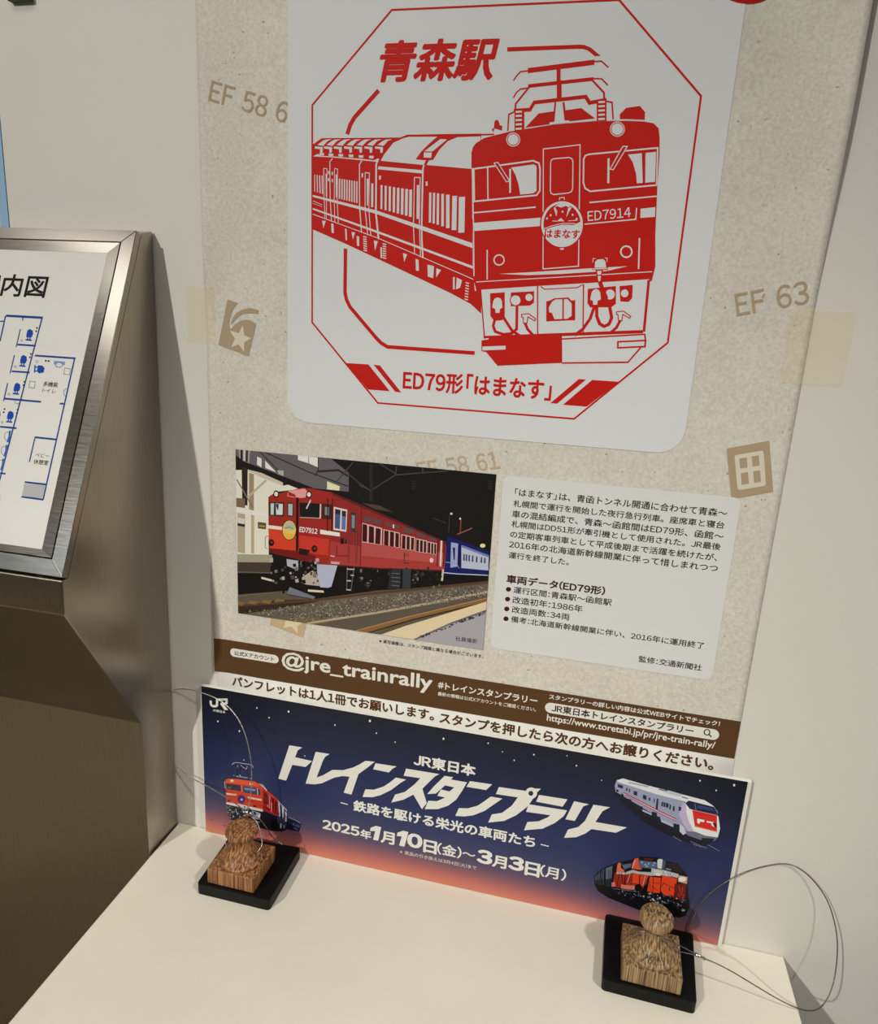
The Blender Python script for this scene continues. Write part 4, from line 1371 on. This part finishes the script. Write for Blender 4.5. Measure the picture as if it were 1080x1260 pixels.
a = Art(ban_place, ban_unp, 10)
a.tile(740, 940, 5.684)
a.poly('92,190 300,322 520,452 700,528 745,560 700,575 545,530 430,480 290,400 140,262 98,205', bi(20, 20, 34))
SV = bi(150, 152, 176)
a.poly('92,150 105,112 150,100 320,148 405,172 560,212 625,238 590,330 640,470 600,492 500,440 300,312 98,192', SV, 1)
a.poly('108,112 150,100 320,148 405,170 470,185 560,210 720,252 782,292 700,270 612,250 590,262 400,215 112,124', bi(218, 218, 216), 2)
a.poly('190,122 330,152 322,163 185,133', bi(165, 168, 180), 3); a.poly('395,175 470,183 565,212 545,228 460,208', bi(190, 192, 198), 3); a.line('400,176 460,186', 8, bi(70, 70, 84), 4); a.line('560,228 600,240', 7, bi(70, 70, 84), 4)
a.poly('560,285 592,262 612,330 650,470 625,490 572,420 540,350', bi(186, 172, 196), 2)
a.poly('588,260 620,240 720,256 782,294 812,335 828,450 812,512 725,500 642,468 610,400 592,340', bi(226, 224, 220), 3)
a.poly('585,272 608,254 782,298 804,330 806,356 650,322 615,312', bi(24, 32, 66), 4); a.line('650,275 660,322', 7, bi(90, 96, 120), 5); a.poly('670,285 775,308 785,330 672,306', bi(50, 66, 108), 5)
a.poly('785,300 810,335 818,365 806,358', bi(50, 60, 90), 5)
a.poly('633,320 806,358 806,474 652,436', bi(208, 40, 32), 4); a.line('655,435 806,472', 8, bi(240, 120, 90), 5)
a.poly('668,380 720,390 715,405 690,402 680,418 668,410', bi(240, 228, 220), 5); a.poly('735,396 780,404 790,440 770,430 765,412 735,408', bi(240, 228, 220), 5); a.poly('775,410 803,415 803,445 790,440', bi(70, 20, 24), 5)
for ln, wd, c in (('150,196 270,258 400,326 522,384', 7, (176, 42, 44)), ('165,215 400,340 520,398', 6, (176, 42, 44)), ('150,206 400,333 520,391', 5, (216, 210, 214))):
    a.line(ln, wd, bi(*c), 3)
WN = bi(36, 40, 62)
for q in ('115,138 150,150 148,172 112,160', '172,165 182,168 180,190 170,186', '192,172 200,175 198,198 190,194', '225,185 250,194 248,222 223,212', '290,212 315,222 312,252 288,240', '330,232 342,236 340,258 328,253', '365,240 372,243 370,270 363,266', '385,240 398,244 392,320 378,312', '420,262 470,276 466,306 416,292', '476,282 486,285 482,318 472,314', '500,292 512,296 508,330 497,326', '540,295 558,302 552,330 538,322'):
    a.poly(q, WN, 3)
for x, y in ((432, 285), (448, 290)):
    a.line([(x, y - 18), (x - 3, y + 12)], 3, SV, 4)
for x, y, r in ((195, 255, 16), (248, 295, 18), (272, 305, 17), (368, 350, 22), (392, 380, 22), (525, 440, 30), (110, 185, 10), (145, 215, 11)):
    a.poly([(x - r * .8, y - r * .9), (x + r * .8, y - r * .5), (x + r * .9, y + r), (x - r * .7, y + r * .8)], bi(26, 26, 38), 3)
a.poly('545,420 575,440 588,485 570,495 545,470', bi(196, 196, 204), 4); a.poly('415,385 500,425 500,440 415,402', bi(176, 178, 196), 4); a.poly('285,315 350,345 350,358 285,328', bi(170, 172, 190), 4)
a.poly('590,470 640,470 725,502 812,512 790,535 740,545 680,525 600,498', bi(110, 108, 128), 3); a.poly('700,515 790,520 770,545 720,575 695,560', bi(24, 22, 34), 4)
for ln in ('620,540 735,588', '640,560 700,580', '745,565 825,608', '500,505 560,540'):
    a.line(ln, 4, bi(130, 134, 156), 3)
a.build('silver_express_train_picture', M['gloss_ink'], banner)

a = Art(ban_place, ban_unp, 10)
a.tile(720, 1040, 7.2)
a.poly('80,270 150,205 290,150 400,130 490,98 640,108 720,140 820,165 862,215 905,270 915,420 925,540 890,620 830,640 640,610 480,575 200,462 110,405 80,340', bi(18, 17, 20))
for q, c in (('85,275 130,235 128,345 88,335', (64, 70, 84)), ('140,225 168,205 162,350 134,345', (60, 66, 80)), ('180,205 240,180 232,290 182,300', (92, 98, 112)), ('180,300 232,292 225,370 180,360', (40, 42, 48)), ('90,310 160,300 158,345 90,338', (34, 36, 42))):
    a.poly(q, bi(*c), 1)
for x in (110, 150, 172, 205, 222):
    a.line([(x, 215), (x - 4, 360)], 4, bi(14, 14, 18), 2)
OR, OD, PK = bi(222, 66, 32), bi(150, 40, 26), bi(206, 112, 96)
a.poly('262,245 290,225 345,225 352,240 350,330 300,375 238,362', OD, 2)
a.poly('285,165 300,150 316,158 314,198 345,220 340,235 275,238', bi(214, 104, 78), 3); a.poly('325,170 408,158 402,192 345,212', bi(84, 96, 120), 3)
a.poly('355,235 420,215 475,240 470,340 420,365 355,350', OD, 2)
a.poly('415,160 440,115 472,110 476,178 505,208 480,215 410,205', bi(206, 84, 58), 3); a.line('415,200 440,130', 6, bi(226, 170, 150), 4)
a.poly('480,130 540,138 640,150 635,195 585,206 500,195 476,180', bi(82, 98, 128), 3)
for x, y in ((500, 150), (530, 170), (560, 160), (600, 175), (610, 155), (545, 185)):
    a.poly([(x - 10, y - 5), (x + 8, y - 8), (x + 10, y + 5), (x - 5, y + 8)], bi(150, 164, 186), 4)
a.poly('520,112 600,118 590,135 520,128', bi(96, 34, 24), 3)
a.poly('638,130 652,118 684,122 676,208 638,200', bi(206, 208, 204), 5); a.poly('684,122 712,140 700,210 676,208', bi(70, 84, 104), 4)
a.poly('705,150 800,160 850,200 862,250 700,210', bi(40, 30, 32), 3); a.poly('715,200 760,210 755,222 712,214', bi(120, 126, 136), 4)
a.poly('412,248 480,252 474,340 408,330', OR, 4); a.poly('485,262 562,266 545,330 510,375 482,340', bi(204, 64, 36), 4)
a.poly('572,275 672,286 668,420 620,420 548,405 560,330', OR, 4); a.poly('680,262 815,294 778,455 700,440 665,400', OR, 4)
a.poly('278,236 355,238 420,216 480,232 582,236 586,200 690,216 824,252 832,288 680,264 580,268 480,254 420,242 352,258 278,252', bi(176, 176, 176), 5)
a.poly('605,215 680,225 676,262 605,262', bi(200, 196, 190), 6); a.poly('625,238 668,244 664,270 622,266', bi(226, 210, 190), 7)
specks(22, 690, 822, lambda x: 228 + (x - 690) * .2, lambda x: 258 + (x - 690) * .2, 3, 7, [bi(110, 112, 120), bi(225, 224, 220)], 6)
a.poly('790,340 895,335 885,490 782,470', bi(104, 26, 22), 4)
for ln in ('830,360 838,410', '860,370 850,440', '820,420 835,455', '870,430 862,470'):
    a.line(ln, 10, bi(176, 44, 36), 5)
a.poly('822,262 905,278 900,340 822,322', bi(196, 150, 128), 5); a.disc(858, 298, 34, 22, bi(240, 226, 204), 6, 16)
a.poly('318,342 360,350 440,348 436,392 370,388 314,378', PK, 5); a.poly('232,330 258,320 270,360 232,366', PK, 5)
BK2 = bi(40, 16, 14)
for ln, wd in (('480,255 476,400', 6), ('565,268 500,395', 6), ('600,280 598,420', 5), ('672,285 664,420', 7), ('560,300 580,400', 4), ('680,330 790,378', 5), ('665,370 690,340', 5), ('320,240 330,340', 5), ('355,235 345,350', 5), ('300,240 280,360', 5), ('420,250 408,340', 5), ('600,330 660,335', 4), ('590,360 640,400', 4), ('745,370 745,400', 5), ('300,255 340,260', 5)):
    a.line(ln, wd, BK2, 6)
for ln, wd in (('555,300 495,400', 5), ('400,240 370,330', 4), ('530,270 510,350', 4), ('380,350 440,352', 5), ('905,340 912,470', 5), ('968,380 925,520', 5)):
    a.line(ln, wd, bi(206, 176, 166) if wd == 4 else bi(60, 58, 70), 6)
specks(90, 480, 915, lambda x: 400 + (x - 480) * .16, lambda x: 470 + (x - 480) * .28, 4, 11, [bi(190, 194, 200), bi(120, 124, 132), bi(60, 62, 70), bi(28, 28, 32), bi(24, 22, 24)], 6)
specks(40, 235, 480, lambda x: 375 + (x - 235) * .1, lambda x: 410 + (x - 235) * .35, 3, 8, [bi(120, 124, 132), bi(70, 72, 80), bi(40, 42, 52)], 6)
a.line('240,380 480,410', 5, bi(110, 110, 116), 5)
a.build('orange_diesel_train_picture', M['gloss_ink'], banner)

# ------------------------------------------------------------------ rubber stamps on their trays
def tray(corners, label):
    """corners: front left, front right, back right, back left at counter height (x, depth from wall) in mm"""
    P = [Vector((x / 1000, -d / 1000)) for x, d in corners]
    bm = prism_bm([(p.x, p.y, CZ + 0.0120) for p in P], [(p.x, p.y, CZ + 0.0003) for p in P])
    vert = [e for e in bm.edges if abs(e.verts[0].co.z - e.verts[1].co.z) > 0.005]
    bmesh.ops.bevel(bm, geom=vert, offset=0.0035, segments=4, affect='EDGES', profile=0.5)
    top = [e for e in bm.edges if e.verts[0].co.z > CZ + 0.0119 and e.verts[1].co.z > CZ + 0.0119]
    bmesh.ops.bevel(bm, geom=top, offset=0.0007, segments=2, affect='EDGES', profile=0.5)
    o = from_bm('stamp_tray', bm, M['black'])
    tag(o, label, 'stamp tray', 'black stamp trays on the counter')
    return o


tray([(-336.5, 86.5), (-258.5, 86.5), (-259.5, 11.0), (-339.5, 15.5)], 'black plastic tray under the reddish wooden stamp, beside the steel sign stand')
tray([(56.0, 84.5), (134.5, 86.0), (140.0, 9.5), (58.5, 9.0)], 'black plastic tray under the paler wooden stamp, near the free end of the counter')


def stamp(cx, cd_, rot, wmat, label, nr, kr, kz, kt):
    """nr: neck radius, kr / kz / kt: radius, underside height and thickness of the knob"""
    root = empty('rubber_stamp', (cx / 1000, -cd_ / 1000, CZ + 0.0122))
    root.rotation_euler = (0, 0, rot)
    tag(root, label, 'stamp', 'wooden rubber stamps on black trays')
    from_bm('block', box_bm(-0.0250, 0.0250, -0.0240, 0.0240, 0.0, 0.0165, 0.0011, 3), wmat, root)
    pr = [(0.0, 0.0163), (0.0224, 0.0163), (0.0228, 0.0172), (0.0224, 0.0183)]
    for i in range(15):
        t = i / 14
        pr.append((0.0214 - (0.0214 - nr) * (1 - (1 - t) ** 2.1), 0.0189 + (kz - 0.0189) * t))
    pr.append((0.0, kz + 0.0002))
    from_bm('handle', lathe_bm(pr, (0, 0.0005, 0)), wmat, root, True)
    kn = [(0.0, kz + 0.0001), (nr * 0.98, kz + 0.0001)]
    for i in range(13):
        t = math.radians(-75 + 140 * i / 12)
        kn.append((kr - 0.0045 + 0.0045 * math.cos(t), kz + kt / 2 + (kt / 2) * math.sin(t) / 0.966))
    kn += [(kr * 0.66, kz + kt + 0.0004), (kr * 0.35, kz + kt + 0.0010), (0.0, kz + kt + 0.0012)]
    kb = from_bm('knob', lathe_bm(kn, (0, 0.0005, 0)), wmat, root, True)
    return root, kb


s1, kn1 = stamp(-302.0, 59.0, 0.0, M['wood'], 'reddish brown wooden rubber stamp with round knob, on the left tray beside the steel sign', 0.0092, 0.0163, 0.0428, 0.0088)
s2, kn2 = stamp(97.0, 58.0, math.radians(-1.5), M['wood_pale'], 'paler olive wooden rubber stamp with burnt marks on its knob, on the right tray', 0.0080, 0.0146, 0.0435, 0.0125)
# worn, illegible burnt marks
bm = bmesh.new()
rnd = random.Random(9)
for i in range(7):
    x = -0.0085 + i * 0.0028
    y0 = 0.0010 - 0.0009 * abs(i - 3) * .5
    z = lambda x_, y_: 0.0435 + 0.0125 + 0.0011 - 0.0004 * ((x_ * x_ + y_ * y_) / 0.00005)
    pts = [Vector((x + rnd.uniform(-.0007, .0007), y0 + dy, 0)) for dy in (-0.0016, -0.0004, 0.0008, 0.0018)]
    for p in pts:
        p.z = z(p.x, p.y)
    tube_bm(pts, 0.00042, 5, bm)
    q = [Vector((x - .0010, y0 + rnd.uniform(-.001, .001), 0)), Vector((x + .0010, y0 + rnd.uniform(-.001, .001), 0))]
    for p in q:
        p.z = z(p.x, p.y)
    tube_bm(q, 0.00028, 5, bm)
from_bm('burnt_marks', bm, M['engrave'], kn2)
bm = bmesh.new()
for i in range(5):
    ang = math.radians(-112 + i * 12)
    rr_ = lambda h: 0.0208 - (h - 0.0192) * 1.05
    for kx in range(2):
        pts = []
        for t in range(4):
            h = 0.0200 + 0.0042 * t / 3 + rnd.uniform(-.0003, .0003)
            an = ang + rnd.uniform(-.05, .05) + kx * .06
            r_ = max(0.0135, {0: 0.0199, 1: 0.0182, 2: 0.0168, 3: 0.0156}[t]) + 0.0002
            pts.append(Vector((r_ * math.cos(an), 0.0005 + r_ * math.sin(an), h)))
        tube_bm(pts, 0.00042, 5, bm)
from_bm('burnt_marks', bm, M['engrave'], s2)


# ------------------------------------------------------------------ security cables
def loop_ring(cx, cy, cz, r, tilt_x, tilt_y, n=28):
    out = []
    for i in range(n):
        t = 2 * math.pi * i / n
        x, y = r * math.cos(t), r * math.sin(t)
        out.append(Vector((cx + x, cy + y, cz + x * tilt_x + y * tilt_y)))
    return out


root = empty('security_cable', (-0.302, -0.04, CZ + 0.05))
tag(root, 'thin steel cable of the reddish stamp, arching over the left end of the banner', 'cable', 'stamp security cables')
L1 = [at(213.5, 849.5, 2.0e-3), at(222, 847.8, 5e-3), at(236, 849, 9e-3), at(250, 853, 12e-3), at(266, 859.5, 15e-3), at(281, 870, 18e-3), at(293, 885, 22e-3), at(302, 905, 26e-3), at(307.5, 928, 31e-3), at(309.5, 950, 36e-3), at(309, 968, 40e-3), at(306.5, 987, 44e-3), at(304, 1001, 47e-3)]
L2 = [at(216, 942.5, 2.0e-3), at(226, 950, 6e-3), at(240, 959.5, 11e-3), at(256, 968, 17e-3), at(272, 977, 24e-3), at(286, 986, 32e-3), at(297, 994.5, 41e-3), at(304, 1001, 47e-3)]
L3 = [at(304, 1001, 47e-3), at(311, 1004, 43e-3), at(319, 1007.5, 37e-3), at(328, 1019, 25e-3), at(336, 1030.5, 12e-3), Vector((-0.2745, -0.0085, CZ + 0.004))]
bm = bmesh.new()
for pth in (L1, L2, L3):
    tube_bm(smooth_path(pth, 7), 0.00055, 8, bm)
nk = Vector((-0.302, -0.0585, CZ + 0.047))
for sx in (-1, 1):
    P = [at(304, 1001, 47e-3), at(302 + sx * 14, 1012, 46e-3), at(300 + sx * 21, 1028, 52e-3), at(300 + sx * 22, 1040, 58e-3), at(299 + sx * 17, 1049, 63e-3)]
    tube_bm(smooth_path(P, 7), 0.0004, 8, bm)
child_fix(from_bm('wire', bm, M['wire'], None, True), root)
bm = bmesh.new()
c0 = at(304, 1001, 47e-3)
box = [c0 + Vector((dx, 0, dz)) for dx, dz in ((-0.0006, 0.003), (0.0004, -0.004))]
tube_bm([box[0], (box[0] + box[1]) / 2, box[1]], 0.0016, 10, bm)
tube_bm([c0 + Vector((0.003, 0, 0.002)), c0 + Vector((0.0055, 0.001, -0.002))], 0.0012, 10, bm)
child_fix(from_bm('crimp_sleeve', bm, M['ferrule'], None, True), root)

root = empty('security_cable', (0.12, -0.05, CZ + 0.02))
tag(root, 'thin steel cable of the paler stamp, looping out past the counter end', 'cable', 'stamp security cables')
R1 = [at(866, 1179.3, 57.5e-3), at(882, 1186, 56.5e-3), at(900, 1195.3, 56e-3), at(927, 1211.5, 56e-3), at(953, 1227, 57e-3), at(978, 1239.3, 58e-3), at(997, 1243.6, 54e-3), at(1010, 1238.5, 46e-3), at(1020, 1224, 36e-3), at(1027, 1200, 26e-3), at(1030, 1168, 17.5e-3), at(1027.5, 1140, 12e-3),
      at(1017.5, 1108, 7e-3), at(1000, 1083, 4e-3), at(981, 1067.5, 2.5e-3), at(963, 1062.8, 2.2e-3), at(940, 1066, 4e-3), at(917, 1073, 7e-3), at(893, 1085, 9.2e-3), at(871, 1101.5, 9.6e-3), at(857, 1120, 8.8e-3), at(848.5, 1137, 8.2e-3), at(846, 1150, 7.8e-3)]
bm = bmesh.new()
tube_bm(smooth_path(R1, 8), 0.00055, 8, bm)
UP = [at(857.7, 1174.6, 58e-3), at(838, 1164.5, 62.5e-3), at(820.7, 1156.8, 66.5e-3), at(802.6, 1149, 68.2e-3), at(788, 1145.4, 67e-3), at(778, 1146.6, 63e-3), at(771, 1151, 57e-3)]
LO = [at(858, 1176.2, 58e-3), at(848, 1173.5, 57.5e-3), at(838, 1171.5, 57e-3), at(829, 1170.5, 57.5e-3)]
tube_bm(smooth_path(UP, 7), 0.0005, 8, bm)
tube_bm(smooth_path(LO, 7), 0.0005, 8, bm)
child_fix(from_bm('wire', bm, M['wire_grey'], None, True), root)
bm = tube_bm([at(855.5, 1174, 58.2e-3), at(861, 1176.9, 57.8e-3), at(867, 1179.9, 57.4e-3)], 0.0015, 12)
child_fix(from_bm('crimp_sleeve', bm, M['ferrule'], None, True), root)
bpy.context.view_layer.update()
